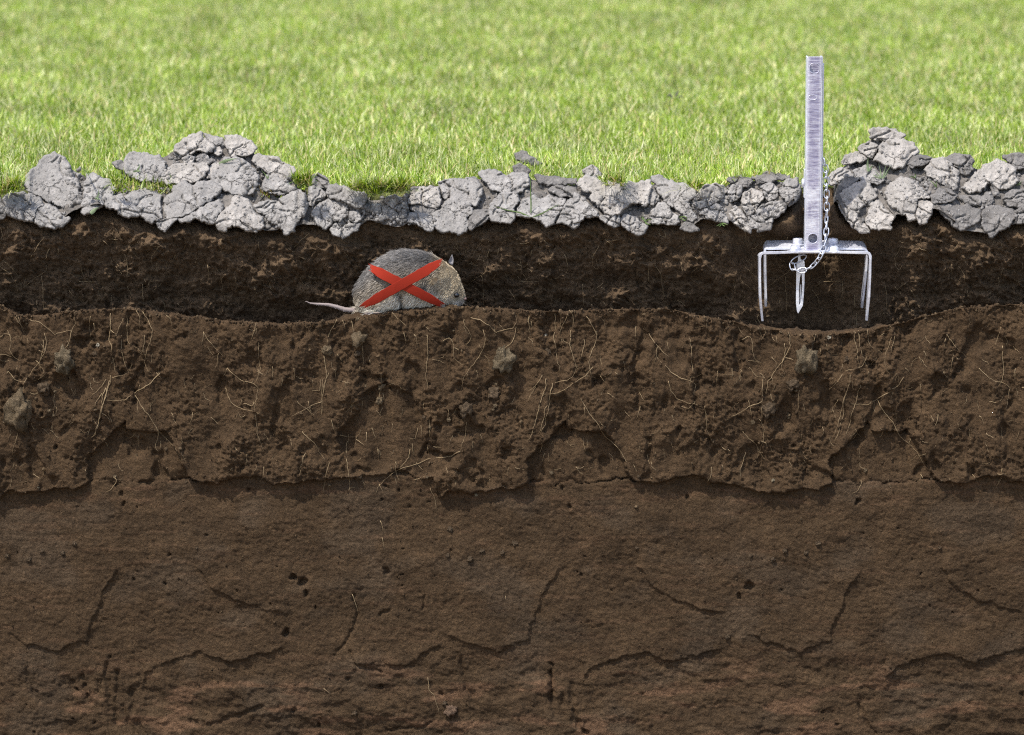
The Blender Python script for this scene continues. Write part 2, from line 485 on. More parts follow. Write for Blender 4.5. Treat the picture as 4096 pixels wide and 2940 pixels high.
def plate(poly, edge, amp):
    """a flake proud of the face along its broken edge, thinning out away from it and towards the edge's ends"""
    d = np.full(fx.shape, 1e9); tb = np.zeros(fx.shape); n = len(edge) - 1
    for i in range(n):
        (x0, y0), (x1, y1) = edge[i], edge[i + 1]
        ex, ey = x1 - x0, y1 - y0
        t = np.clip(((wu - x0) * ex + (wv - y0) * ey) / (ex * ex + ey * ey), 0, 1)
        q = np.hypot(wu - x0 - t * ex, wv - y0 - t * ey); m = q < d
        d = np.where(m, q, d); tb = np.where(m, (i + t) / n, tb)
    sg = np.where(sd_poly(wu, wv, poly) > 0, d, -d)
    return amp * S(sg, -0.4, 0.9) * np.exp(-np.maximum(sg, 0) / 20) * S(tb, 0.0, 0.12) * (1 - S(tb, 0.88, 1.0))
ee = np.interp(wu, e1[:, 0], e1[:, 1])
above = ee - wv
h += 7.4 * S(above, -0.4, 1.6) * (0.35 + 0.65 * np.exp(-np.maximum(above, 0) / 60))
zoneA = S(above, -1, 6)
smooth_zone = np.zeros(fx.shape)
for dx in TILES:
    for pl, amp, wd, L in ((ARCH, -9.0, 1.5, 1e5),):
        sd = sd_poly(wu, wv, tile_poly('L', pl, dx))
        h += amp * S(sd, -0.7, wd) * np.exp(-np.maximum(sd, 0) / L); smooth_zone = np.maximum(smooth_zone, S(sd, -1, 3))
    for pl, ed, amp in ((P1, P1[:17], 2.3), (P2, P2[:11], 2.6), (P3, P3[:12], 2.1)):
        h += plate(tile_poly('N', pl, dx), tile_poly('N', ed, dx), amp)
sd = sd_poly(wu, wv, cv('U', HOLLOW)); h += -6.0 * S(sd, -1, 3.5); smooth_zone = np.maximum(smooth_zone, S(sd, -1, 3))
h += plate(cv('K', PU), cv('K', PU[:7]), 2.4)
def pit(reg, lst, dx):
    global h
    for (x, y, r) in lst:
        if dx and random.random() < 0.35: continue
        (px, py), = cv(reg, [(x, y)]); rr = max(r * .1433, 1.1) * random.uniform(0.75, 1.15); px += dx
        if dx: px += random.uniform(-9, 9); py += random.uniform(-8, 8)
        near = (np.abs(fx - px) < rr * 3.2 + 3) & (np.abs(fy - py) < rr * 3.2 + 3)
        d = np.hypot(wu[near] - px, (wv[near] - py) * 0.9) / (rr * 0.72)
        h[near] -= (2.2 + 0.7 * rr) * (1 - S(d, 0.45, 1.35))
for dx in TILES:
    for reg, lst in HOLES: pit(reg, lst, dx)
    for g in GROOVES:
        if dx and random.random() < 0.4: continue
        jx, jy = random.uniform(-14, 14) * (dx > 0), random.uniform(-10, 8) * (dx > 0)
        q = [(x + jx, y + jy) for x, y in tile_poly('N', g, dx)]; d = d_line(wu, wv, q); h -= 3.2 * (1 - S(d, 0.2, 4.2)) * S(perlin(wu / 6, wv / 16, seed=15), -0.9, 0.3)
for reg, lst in HOLES_U: pit(reg, lst, 0)
for g in GROOVES_U:
    d = d_line(wu, wv, cv('K', g)); h -= 2.4 * (1 - S(d, 0.4, 2.2))
# crumbly texture: worm-like casts and lumps in the rooted layer, calmer below
patchy = S(fbm(fx / 38, fy / 55, o=3, seed=38), -0.22, 0.18)
rough = zoneA * (1 - 0.75 * smooth_zone) * (0.30 + 0.70 * patchy)
wx = fx + 5 * perlin(fx / 14, fy / 14, seed=21); wy = fy + 5 * perlin(fx / 14, fy / 14, seed=22)
worm = 1 - np.abs(perlin(wx / 7.0, wy / 8.5, seed=23)) * 3.2
worm2 = 1 - np.abs(perlin(wx / 4.3 + 9, wy / 4.8, seed=24)) * 3.0
wmask = S(fbm(fx / 46, fy / 60, o=2, seed=25), -0.12, 0.22)
crumb = fbm(fx / 5.2, fy / 5.2, o=3, seed=33, gain=0.75)
h += rough * (1.3 * np.clip(worm, -0.4, 1) * wmask + 1.0 * np.clip(worm2, -0.4, 1) * (0.3 + 0.7 * wmask))
h += rough * (2.6 * fbm(fx / 26, fy / 26, o=4, seed=26, gain=0.6) + 1.7 * crumb + 1.1 * perlin(fx / 2.9, fy / 2.9, seed=35))
h += (1 - rough) * (1.6 * fbm(fx / 42, fy / 30, o=3, seed=27) + 0.75 * fbm(fx / 8, fy / 6, o=3, seed=28, gain=0.75) + 0.42 * perlin(fx / 2.9, fy / 2.9, seed=36))
low = S(fy, 640, 680)
h += low * (2.3 * fbm(fx / 34, fy / 20, o=4, seed=29, gain=0.6))
h += 5.0 * fbm(fx / 170, fy / 120, o=2, seed=30)
h += zoneA * (6.5 * fbm(fx / 34, fy / 60, o=2, seed=39) - 5.5 * S(fbm(fx / 30, fy / 44, o=3, seed=48), 0.16, 0.5))
H = np.zeros(PYG.shape); H[inn] = h
ho = ~inn
H[ho] = 3 * fbm(UG[ho] / 60, PYG[ho] / 60, o=3, seed=26)
HL = H * (0.7 + 0.3 * S(PYG - lip[None, :], 0, 5))
base = P(UG, PYG, YF)
base[..., 1] -= HL / 1000
for r in base: rows.append(r)
FACE_Y = base[..., 1]
zb = base[-1, :, 2]
for dy, dz in ((-0.003, -0.04), (-0.012, -0.07), (-0.05, -0.088), (-0.12, -0.094)):
    rows.append(np.stack([X, base[-1, :, 1] + dy, zb + dz + 0.004 * fbm(UU / 30, dz * 99, o=3, seed=61)], -1))
V = np.stack(rows)
nr = len(V)
# soil colour: humus-brown rooted layer, grey-brown below, rusty streaks
pyr = np.concatenate([np.repeat(lip[None, :], n_floor + 3, 0), PYG, np.repeat(np.full((1, len(UU)), PYB), 4, 0)])
ur = np.broadcast_to(UU[None, :], pyr.shape)
eer = np.interp(ur, e1[:, 0], e1[:, 1]) + 2.5 * perlin(ur / 9, pyr / 9, seed=2)
za = S(eer - pyr, -3, 6)[..., None]
cA = np.array([0.078, 0.0485, 0.0255]); cB = np.array([0.073, 0.0455, 0.0240]); cR = np.array([0.140, 0.080, 0.045]); cG = np.array([0.080, 0.0540, 0.0325])
col = cA * za + cB * (1 - za)
rust = S(fbm(ur / 70, pyr / 17, o=4, seed=41), 0.16, 0.5) * S(pyr, 640, 690) * 0.85
rust2 = S(fbm(ur / 55, pyr / 9, o=4, seed=43), 0.2, 0.55) * np.exp(-((pyr - eer - 9) / 10) ** 2) * 0.55
rust3 = S(fbm(ur / 90, pyr / 6, o=3, seed=44), 0.28, 0.6) * 0.25
rr = np.clip(np.maximum(np.maximum(rust, rust2), rust3 * (1 - za[..., 0])), 0, 1)[..., None]
grey = (S(fbm(ur / 80, pyr / 55, o=3, seed=45), 0.0, 0.5) * (1 - za[..., 0]) * 0.8)[..., None]
col = col * (1 - grey) + cG * grey
col = col * (1 - rr) + cR * rr
col = col * (1 + 0.16 * fbm(ur / 30, pyr / 30, o=3, seed=46))[..., None]
cT = np.array([0.075, 0.050, 0.030])
fl = np.zeros(pyr.shape); fl[:n_floor - 1] = 1; fl = fl[..., None]
col = col * (1 - fl) + cT * fl
bank = link('soil_bank', mesh_np('soil_bank', V.reshape(-1, 3), grid_faces(nr, len(UU)), M_SOIL, np.clip(col, 0.005, 1).reshape(-1, 3)),
            kind='structure', label='cut face of brown soil below the tunnel')

# ------------------------------------------------------------------ upper wall of the tunnel
n_up = 122
topw = np.maximum(sm(TOPL, UU, 3) + 6, 188)
endw = lip + 24
tt = np.linspace(0, 1, n_up)[:, None]
PU_ = topw[None, :] + tt * (endw - topw)[None, :]
UW = np.broadcast_to(UU[None, :], PU_.shape)
bt = sm(BOTL, UU, 4)[None, :]
gp = gap(UW)
r1 = S(PU_, topw[None, :], bt + 15); r2 = np.clip((PU_ - bt) / (endw[None, :] - bt), 0, 1)
ym = -5 + 15 * gp
yw = (ytop(UW) * 1000 + 8) * (1 - r1) + ym * r1 + (14 - ym + 12 * gp) * S(r2, 0.10, 0.75) + 22 * r2 ** 2
tm = S(UW + 5 * perlin(UW / 12, PU_ / 14, seed=70), 722, 760) * (1 - S(UW + 5 * perlin(UW / 12, PU_ / 14, seed=70), 870, 915)) * S(PU_, 222, 240)      # hollowed out round the trap
yw = yw * (1 - tm) + np.maximum(yw, 22) * tm
x_, y_ = UW, PU_
wx = x_ + 6 * perlin(x_ / 15, y_ / 15, seed=71); wy = y_ + 6 * perlin(x_ / 15, y_ / 15, seed=72)
wk = S(fbm(x_ / 60, y_ / 50, o=2, seed=73), -0.2, 0.15)
hw = 3.2 * np.clip(1 - np.abs(perlin(wx / 8, wy / 8, seed=74)) * 3.0, -0.4, 1) * wk + 1.6 * np.clip(1 - np.abs(perlin(wx / 4.6, wy / 4.6, seed=75)) * 3, -0.4, 1)
hw += 2.6 * fbm(x_ / 6.5, y_ / 6.5, o=3, seed=79, gain=0.75) + 9.5 * fbm(x_ / 40, y_ / 32, o=4, seed=76, gain=0.6) + 4 * fbm(x_ / 130, y_ / 70, o=2, seed=77)
yw = yw - hw * (1 - 0.45 * tm) * S(r1 + r2, 0.1, 0.9) * (1 - 0.6 * (1 - S(r2, 0.0, 0.16)))
WP = P(UW, PU_, 0.0)
d = (yw / 1000)
WP = P(UW.ravel(), PU_.ravel(), 0.0).reshape(UW.shape + (3,))
for i in range(n_up):                      # put every point on its own depth along the line of sight
    dirv = WP[i] - CAM
    tpar = (d[i] - CAM[1]) / dirv[:, 1]
    WP[i] = CAM + dirv * tpar[:, None]
WALL_Y = WP[..., 1]
cw = np.array([0.112, 0.074, 0.043]) * (1 + 0.25 * fbm(x_ / 35, y_ / 28, o=3, seed=78))[..., None] * (1 + 0.3 * wk[..., None] * 0.5)
wall_o = link('tunnel_wall', mesh_np('tunnel_wall', WP.reshape(-1, 3), grid_faces(n_up, len(UU)), M_SOIL, np.clip(cw, 0.004, 1).reshape(-1, 3)),
              kind='structure', label='dark rooted soil wall at the back of the tunnel')

def surf(px, py):
    """(y, upper?) of the soil at a picture position"""
    i = int(np.clip(np.searchsorted(UU, px), 1, len(UU) - 2))
    if py < lip[i] - 1:
        r = int(np.clip((py - topw[i]) / (endw[i] - topw[i]) * (n_up - 1), 0, n_up - 1)); return WALL_Y[r, i], True
    r = int(np.clip((py - lip[i] - 2.5) / (PYB - lip[i] - 2.5) * (n_face - 1), 0, n_face - 1)); return FACE_Y[r, i], False

# ------------------------------------------------------------------ clay bed under the clods, lawn ground, foot of the bank
yt = ytop(UU); tp = sm(TOPL, UU, 3); bo = sm(BOTL, UU, 3); g = gap(UU)
out_fade = S(UU, -140, -40) * (1 - S(UU, 1064, 1160))
crest = P(UU, tp + 6, 0.0); 
def on_depth(u, py, Y):
    dv = P(u, py, 0.0) - CAM
    return CAM + dv * ((Y - CAM[1]) / dv[:, 1])[:, None]
rows = []
cr = on_depth(UU, tp + 7, yt)
back = cr.copy(); back[:, 1] += 0.03 + np.maximum(cr[:, 2], 0) * 1.0; back[:, 2] = -0.012
for f in (0, .25, .5, .75): rows.append(back * (1 - f) + cr * f)
N = 40
for k in range(N + 1):
    f = k / N
    py = tp + 7 + (bo - 3 - tp - 7) * f
    y = yt + (ybot(UU) + 0.004 - yt) * f
    rows.append(on_depth(UU, py, y))
u2 = rows[-1].copy(); u2[:, 1] += 0.05; rows.append(u2)
BV = np.stack(rows)
pr = np.stack(proj(BV), 0)
BV[4:-1, :, 1] -= 0.002
nz = 4.2 * fbm(BV[..., 0] * 60, BV[..., 2] * 60, BV[..., 1] * 60, o=5, seed=91, gain=0.6)
BV[4:-1, :, 1] -= nz[4:-1] / 1000; BV[4:-1, :, 2] += 0.6 * nz[4:-1] / 1000
BV[..., 1] += 0.075 * g; BV[..., 2] -= 0.04 * g
BV[..., 2] -= 0.03 * (1 - out_fade)
cb = np.array([0.15, 0.137, 0.124]) * (1 + 0.3 * fbm(BV[..., 0] * 45, BV[..., 2] * 45, BV[..., 1] * 45, o=3, seed=92))[..., None]
bed = link('clay_bed', mesh_np('clay_bed', BV.reshape(-1, 3), grid_faces(len(BV), len(UU)), M_CLAY, np.clip(cb, 0.01, 1).reshape(-1, 3)),
           kind='structure', label='loose grey clay rubble along the lawn edge')

def ground_material():
    m, t, b = new_mat('thatch_ground')
    co = t.nodes.new('ShaderNodeTexCoord').outputs['Object']
    c = ramp(t, noise(t, co, 40, 6, 0.7), [(0.3, (0.09, 0.10, 0.025)), (0.55, (0.16, 0.18, 0.045)), (0.75, (0.26, 0.24, 0.09))])
    t.links.new(c, b.inputs['Base Color']); b.inputs['Roughness'].default_value = 0.95
    t.links.new(bump(t, noise(t, co, 220, 5, 0.7), 0.01, 1.0), b.inputs['Normal'])
    return m
ye = yt + 0.004
depths = np.concatenate([[0, 0.02, 0.05, 0.1, 0.2, 0.35, 0.6], np.linspace(1, 5, 9), [8, 15, 30, 70]])
gx = lipP[:, 0]
rows = [np.stack([gx, ye + 0.05, np.full_like(gx, -0.035)], -1), np.stack([gx, ye, np.full_like(gx, -0.012)], -1)]
for dd in depths:
    xx = gx * (1 + dd * 0.35)
    rows.append(np.stack([xx, ye * max(0, 1 - dd) + 0.006 + dd, np.full_like(gx, -0.003) + 0.004 * perlin(xx * 6, dd * 5, seed=97)], -1))
GV = np.stack(rows)[:, ::2]
link('lawn_ground', mesh_np('lawn_ground', GV.reshape(-1, 3), grid_faces(GV.shape[0], GV.shape[1], True), ground_material()), kind='structure')
zf = float(np.median(zb)) - 0.094
xs = np.linspace(-45, 45, 31); ys = -0.165 - np.concatenate([[0], np.geomspace(0.05, 60, 24)])
XX, YY = np.meshgrid(xs, ys)
fv = np.stack([XX, YY, np.full_like(XX, zf)], -1)
link('trench_ground', mesh_np('trench_ground', fv.reshape(-1, 3), grid_faces(*XX.shape), M_SOIL, np.full((XX.size, 3), (0.30, 0.23, 0.16))), kind='structure')  # unseen ground, its colour lightened to bounce more light onto the bank

# ------------------------------------------------------------------ clods
# (region, name, tint, label, outline)
CLODS = [
('A','clod','g','largest rounded clod of the leftmost clay peak, top left of the bank',[(385,290),(300,320),(245,385),(190,435),(165,495),(200,540),(260,570),(330,615),(400,640),(480,665),(520,640),(545,560),(540,480),(500,440),(480,380),(450,320),(420,290)]),
('A','clod','d','narrow lump cut off by the left picture edge, at the clay bottom',[(-60,590),(0,600),(20,640),(38,700),(30,742),(-60,738)]),
('A','slab','g','streaked flat slab under the leftmost clay peak, left of a forked crack',[(30,600),(80,565),(150,560),(250,590),(300,640),(258,680),(226,758),(140,745),(60,722),(40,680)]),
('A','slab','g','smooth low slab under the leftmost clay peak, right of a forked crack',[(276,662),(320,642),(390,680),(430,725),(490,745),(440,790),(380,808),(300,797),(242,767),(252,702)]),
('A','stone_lump','g','pebble-sized lump in the nook left under the leftmost clay peak',[(185,545),(220,538),(250,555),(252,577),(215,584),(185,570)]),
('A','clod','g','squarish clod right of the black crevice in the leftmost clay peak',[(610,440),(650,420),(700,455),(760,470),(815,530),(780,570),(790,620),(720,640),(690,665),(640,690),(580,715),(575,650),(592,600),(588,520)]),
('A','clod','g','small low clod between two dark soil bumps left of the large heap',[(790,592),(850,580),(880,620),(940,650),(975,690),(965,722),(900,730),(840,715),(800,672),(730,650)]),
('A','clod','g','crumbly clod at the left end of the large left heap, above a grass patch',[(870,330),(900,290),(980,285),(1050,300),(1110,310),(1150,350),(1140,390),(1160,410),(1120,440),(1080,480),(1000,475),(930,455),(880,430),(865,380)]),
('A','crumb','d','small dark lump sticking out left from the large left heap into grass',[(790,352),(840,338),(866,362),(862,397),(820,387)]),
('A','slab','t','pale thick slab at the summit of the large left heap, left piece',[(1215,240),(1290,180),(1390,140),(1425,182),(1455,212),(1500,245),(1440,275),(1380,262),(1330,290),(1280,300),(1230,270)]),
('A','clod','g','small wedge between the two summit slabs of the large left heap',[(1428,152),(1480,168),(1550,183),(1566,213),(1512,224),(1466,202)]),
('A','slab','t','pale slab at the summit of the large left heap, right piece',[(1574,165),(1640,158),(1720,190),(1790,250),(1760,280),(1700,300),(1620,302),(1592,250),(1574,215)]),
('A','slab','t','pale gritty slab sloping down the right shoulder of the large left heap',[(1790,300),(1850,310),(1930,320),(2000,360),(2062,400),(2022,462),(1960,474),(1880,432),(1800,372),(1760,330)]),
('A','stone_lump','t','pale pebble-like lump in the dark hollow under the left heap summit',[(1278,322),(1318,303),(1352,325),(1332,352),(1290,348)]),
('A','stone_lump','t','tiny pale lump under the wedge between the left heap summit slabs',[(1498,257),(1530,248),(1547,275),(1522,297),(1500,283)]),
('A','clod','d','darker lump in the hollow of the left heap, right of its pale pebble',[(1380,312),(1430,283),(1452,328),(1500,340),(1440,357),(1390,347)]),
('A','slab','t','flat pale slab in the middle of the large left heap above the grass patch',[(1170,400),(1230,360),(1300,355),(1380,360),(1452,350),(1455,380),(1430,430),(1400,470),(1340,480),(1250,490),(1170,497),(1120,470)]),
('A','clod','t','narrow pale clod right of the split in the left heap middle',[(1466,380),(1500,358),(1532,358),(1540,400),(1502,440),(1446,458)]),
('A','clod','g','big domed clod at the right front of the large left heap',[(1560,330),(1640,310),(1710,340),(1760,380),(1800,440),(1790,510),(1760,560),(1700,572),(1620,562),(1560,532),(1506,500),(1466,446),(1520,392)]),
('A','clod','g','low clod right of the black crevice at the large left heap\'s foot',[(1860,440),(1920,440),(2000,490),(2052,530),(1980,572),(1900,562),(1842,542),(1850,482)]),
('A','slab','g','broad smooth slab at the front of the left heap, right of a vertical crack',[(1210,520),(1290,480),(1340,512),(1420,490),(1480,480),(1540,522),(1530,562),(1460,608),(1400,646),(1330,696),(1240,727),(1170,738),(1150,690),(1154,600),(1210,560)]),
('A','slab','g','smooth slab below the grass patch, left of a vertical crack',[(870,590),(940,545),(1010,535),(1090,560),(1122,580),(1117,640),(1112,700),(1122,730),(1060,770),(1010,747),(970,700),(930,652)]),
('A','clod','g','small pointed clod hanging below the vertical crack of the left heap',[(1100,765),(1170,744),(1236,738),(1182,792),(1150,827),(1110,802)]),
('A','slab','g','slanting slab below the diagonal crack under the left heap',[(1250,748),(1330,718),(1440,650),(1526,616),(1556,662),(1526,712),(1486,782),(1420,752),(1360,742),(1270,764)]),
('A','slab','t','large pale slab right of the round hole under the left heap',[(1620,592),(1690,590),(1740,622),(1766,692),(1826,742),(1836,792),(1790,832),(1740,832),(1680,802),(1620,782),(1560,832),(1512,792),(1504,762),(1544,702),(1602,662)]),
('A','clod','g','low oblong clod beneath the dry grass strip right of the left heap',[(1776,652),(1850,624),(1930,622),(1976,642),(1900,688),(1842,708),(1796,690)]),
('A','clod','g','stubby clod with crumbs at its left, left of the dark notch before the vole',[(1960,602),(2040,562),(2088,547),(2146,602),(2154,662),(2098,722),(2080,752),(2050,822),(2000,852),(1950,792),(1894,752),(1856,724),(1922,684),(1984,644)]),
('B','clod','g','rough clod below the blurred dark lump left above the vole',[(64,352),(130,350),(178,400),(150,428),(112,438),(86,476),(62,470),(64,420)]),
('B','clod','g','long rough clod sloping right, above the vole\'s tail',[(184,382),(220,330),(300,345),(380,380),(450,390),(470,430),(420,478),(380,488),(330,458),(260,428),(212,418)]),
('B','clod','d','dark lump on the grass edge at left above the vole',[(86,270),(130,256),(186,290),(210,345),(176,352),(130,345),(92,320)]),
('B','clod','g','blocky five-sided clod above the vole\'s tail',[(140,462),(200,434),(270,452),(327,477),(327,540),(290,570),(230,592),(180,642),(140,612),(104,572),(86,532),(112,492)]),
('B','stone_lump','g','small upright lump at the clay bottom above the vole\'s tail tip',[(215,642),(250,602),(282,640),(276,692),(240,682)]),
('B','stone_lump','g','small flat lump at the clay bottom, right of an upright one, above the vole\'s tail',[(290,642),(330,612),(420,602),(400,642),(330,682),(300,702)]),
('B','stone_lump','g','walnut-like lump left of the crumb hollow above the vole',[(350,522),(400,518),(427,570),(390,592),(350,572)]),
('B','stone_lump','g','loose round lump in the crumb hollow above the vole, left one',[(480,500),(510,468),(556,475),(557,510),(520,527)]),
('B','stone_lump','t','loose pale lump in the crumb hollow above the vole, middle one',[(578,480),(620,488),(672,540),(640,572),(600,547),(580,512)]),
('B','clod','g','loose knobbly clod at the right top of the crumb hollow above the vole',[(600,430),(650,408),(730,440),(742,480),(690,512),(640,482),(610,462)]),
('B','clod','t','angular block with a sharp right edge above the vole\'s back',[(752,432),(800,402),(840,350),(960,350),(986,440),(950,498),(900,480),(830,462),(760,462)]),
('B','clod','d','dark lump under the angular block above the vole\'s back',[(772,492),(830,468),(900,492),(940,502),(920,530),(830,525)]),
('B','clod','g','low clod directly above the highest point of the vole\'s back',[(750,562),(780,530),(850,530),(908,540),(920,592),(925,642),(880,642),(820,602),(760,602)]),
('B','slab','g','tallest grey slab in the middle, above the vole\'s head, spanning the whole clay layer',[(1064,362),(1082,290),(1150,290),(1230,287),(1248,330),(1276,370),(1246,440),(1228,488),(1180,472),(1206,520),(1166,562),(1174,602),(1158,652),(1120,672),(1040,657),(960,652),(932,602),(922,542),(962,512),(1014,462),(1044,422)]),
('B','clod','g','narrow leaning clod left against the tallest middle slab',[(974,312),(1050,297),(1074,292),(1050,362),(1012,426),(990,382)]),
('B','clod','d','dusky lump in the corner right of the tallest middle slab\'s foot',[(1186,572),(1222,512),(1330,510),(1310,562),(1270,602),(1184,642),(1178,612)]),
('B','clod','g','wide finely cracked clod at the clay top, left of the tall green stem',[(1246,252),(1310,226),(1380,240),(1420,270),(1470,260),(1560,250),(1598,262),(1596,330),(1560,368),(1480,388),(1400,380),(1330,352),(1284,312)]),
('B','crumb','d','blurred crumb lying in the grass above the tall green stem, upper one',[(1510,112),(1560,95),(1600,130),(1684,180),(1640,192),(1560,172),(1515,152)]),
('B','crumb','d','blurred crumb at the grass edge above the tall green stem, lower one',[(1490,202),(1540,187),(1602,230),(1570,262),(1500,242)]),
('B','clod','g','low clod under the left leaf of the three-bladed sprout',[(1330,472),(1400,392),(1500,392),(1528,432),(1482,490),(1498,540),(1470,602),(1430,592),(1332,572),(1316,522)]),
('B','slab','g','broad clod at the foot of the three-bladed sprout, right of its stem',[(1514,492),(1560,434),(1640,412),(1680,442),(1740,402),(1800,432),(1846,442),(1836,482),(1786,548),(1766,600),(1720,622),(1680,582),(1620,552),(1532,552)]),
('B','clod','g','pointed clod hanging low, right of the three-bladed sprout',[(1856,462),(1900,422),(1960,472),(2070,522),(2078,552),(1980,552),(1950,602),(1910,632),(1862,602),(1796,592),(1826,522)]),
('B','crumb','d','flat crumbly strip on the clay top right of the tall green stem',[(1640,270),(1740,280),(1850,290),(1930,292),(1920,312),(1840,326),(1760,332),(1680,322)]),
('B','clod','d','rough wedge in the dark cleft left of the big arched slab',[(1740,360),(1800,340),(1900,350),(1960,400),(2020,460),(1960,450),(1890,410),(1800,410)]),
('C','slab','t','big flat slab with an arched lower edge, midway between vole and trap',[(20,542),(90,482),(200,532),(330,547),(480,542),(570,512),(582,570),(558,640),(545,718),(480,690),(400,708),(350,758),(290,790),(240,780),(190,722),(120,652),(130,612),(60,592)]),
('C','crumb','t','blurred pale crumb in the grass above the big arched slab\'s left end',[(60,442),(130,410),(170,442),(200,482),(120,502),(90,480)]),
('C','clod','g','small lump wedged between the big arched slab and the leaning slab',[(570,592),(610,602),(636,640),(636,668),(600,708),(564,700),(560,642)]),
('C','slab','g','long slab leaning down to the right, right neighbour of the big arched slab',[(584,502),(640,490),(720,532),(850,552),(920,602),(920,652),(872,682),(900,742),(928,802),(900,840),(840,792),(780,742),(714,692),(666,632),(626,572)]),
('C','clod','g','rounded clod under the long leaning slab',[(600,742),(640,704),(690,694),(726,760),(786,800),(796,842),(760,862),(680,852),(600,852),(582,802)]),
('C','clod','g','clod pointing down below the big arched slab\'s arch, beside a small sprout',[(352,822),(380,782),(460,802),(510,852),(550,872),(530,922),(490,942),(430,912),(362,872)]),
('C','clod','g','square low clod under the left half of the big arched slab',[(192,802),(260,794),(336,774),(336,870),(290,872),(230,842)]),
('C','clod','g','broken lump under the big arched slab\'s left corner',[(2,622),(60,662),(118,722),(168,762),(150,792),(80,782),(30,842),(-10,842)]),
('C','stone_lump','d','small crumbly lump at the clay bottom below the leaning slab\'s lower end',[(810,892),(850,842),(900,862),(950,902),(880,912)]),
('C','slab','t','tan slab with layered grain, left part of the heap beside the trap handle',[(990,572),(1060,552),(1130,562),(1156,602),(1126,658),(1050,698),(980,738),(912,728),(904,690),(924,642),(962,602)]),
('C','clod','g','smooth grey clod below the tan layered slab',[(1000,742),(1080,702),(1120,732),(1156,792),(1176,842),(1100,832),(1020,812),(962,772)]),
('C','clod','g','jagged clod right of the tan layered slab',[(1172,592),(1220,562),(1280,577),(1270,620),(1240,658),(1190,688),(1134,698),(1116,680),(1146,640)]),
('C','clod','d','dark clod at the grass edge left in the heap beside the trap handle',[(1170,512),(1230,490),(1340,502),(1360,532),(1330,560),(1260,572),(1210,552)]),
('C','clod','t','ragged clod in the middle of the heap left of the trap handle',[(1290,622),(1350,592),(1430,612),(1450,652),(1400,698),(1380,748),(1330,788),(1292,742),(1284,682)]),
('C','slab','t','finger-shaped slab slanting down at the foot of the heap left of the trap',[(1182,772),(1230,722),(1280,762),(1320,832),(1345,892),(1340,922),(1290,892),(1230,852),(1192,812)]),
('C','clod','g','broad clod at the lower right of the heap left of the trap handle',[(1392,752),(1460,704),(1560,684),(1618,722),(1560,782),(1500,842),(1440,832),(1402,802)]),
('C','clod','d','dark crumbly ridge on top of the heap left of the trap handle',[(1350,502),(1450,472),(1500,460),(1620,482),(1640,502),(1560,517),(1480,532),(1400,532)]),
('C','clod','g','knobbly clod right of the ragged one in the heap left of the trap',[(1442,562),(1500,542),(1556,592),(1538,648),(1480,678),(1452,632)]),
('C','clod','g','rightmost clod of its heap, next to the trap handle on its left',[(1574,602),(1620,522),(1700,507),(1718,562),(1718,640),(1690,680),(1640,708),(1612,662),(1578,632)]),
('C','stone_lump','g','little lump right of the finger-shaped slab',[(1330,802),(1390,792),(1428,842),(1400,888),(1356,882)]),
('C','stone_lump','d','lowest little lump of the heap left of the trap',[(1434,852),(1500,850),(1492,890),(1440,902),(1400,912)]),
('D','crumb','t','topmost blurred lump of the heap right of the trap',[(920,132),(1000,120),(1100,132),(1180,182),(1160,202),(1060,215),(960,210),(915,182)]),
('D','clod','t','large upper clod of the heap right of the trap, under its topmost lump',[(988,262),(1060,222),(1180,204),(1260,242),(1285,302),(1220,352),(1160,420),(1080,422),(1004,382),(958,362),(992,312)]),
('D','clod','t','layered clod at the upper left of the heap right of the trap',[(835,272),(900,235),(972,250),(958,300),(936,343),(880,320),(845,302)]),
('D','clod','t','flat clod just left below the layered one in the heap right of the trap',[(705,382),(740,332),(830,307),(896,346),(870,372),(790,377),(720,392)]),
('D','clod','t','clod nearest to the chain at the left end of the right heap',[(620,472),(680,432),(760,442),(790,480),(720,500),(668,540),(620,552),(605,512)]),
('D','stone_lump','d','oval lump with cracked skin right of the chain, at the right heap\'s left side',[(674,562),(720,504),(800,492),(828,512),(760,562),(704,582)]),
('D','clod','t','pale bulky clod right of the chain, above a dark cleft',[(665,642),(720,594),(800,554),(880,527),(940,582),(966,640),(930,670),(1000,692),(1026,738),(980,736),(880,700),(844,716),(830,776),(800,756),(720,700),(680,682)]),
('D','slab','t','pale strip of clay slanting down to the right, lowest left in the right heap',[(690,698),(740,724),(820,774),(838,832),(880,862),(920,915),(860,917),(800,882),(750,822),(710,762)]),
('D','clod','t','square pale clod at the bottom of the right heap, beside the slanting strip',[(893,802),(932,724),(1000,722),(1070,772),(1108,802),(1070,842),(1080,890),(1000,897),(930,882),(893,852)]),
('D','clod','g','mossy clod behind the grass tuft in the right heap',[(800,452),(880,412),(960,442),(1020,512),(980,552),(900,522),(820,502)]),
('D','slab','t','big speckled clod in the centre of the right heap',[(1033,622),(1060,554),(1150,502),(1240,522),(1300,572),(1336,620),(1374,656),(1288,662),(1266,722),(1264,810),(1230,830),(1190,792),(1140,742),(1062,692)]),
('D','clod','t','wedge split off at the lower right of the big speckled clod',[(1296,682),(1340,674),(1398,702),(1390,762),(1350,842),(1304,850),(1282,810)]),
('D','clod','d','dark shaded lump in the upper middle of the right heap',[(1190,382),(1280,332),(1350,332),(1390,352),(1330,402),(1250,422)]),
('D','slab','t','rounded pale slab at the top of the right heap, right of its dark lump',[(1344,442),(1400,364),(1480,348),(1540,402),(1596,472),(1586,560),(1556,588),(1480,552),(1420,502),(1362,482)]),
('D','clod','d','jagged clod at the grass edge between two pale slabs of the right heap',[(1494,352),(1600,317),(1680,332),(1718,372),(1690,402),(1706,442),(1652,478),(1606,450),(1556,392)]),
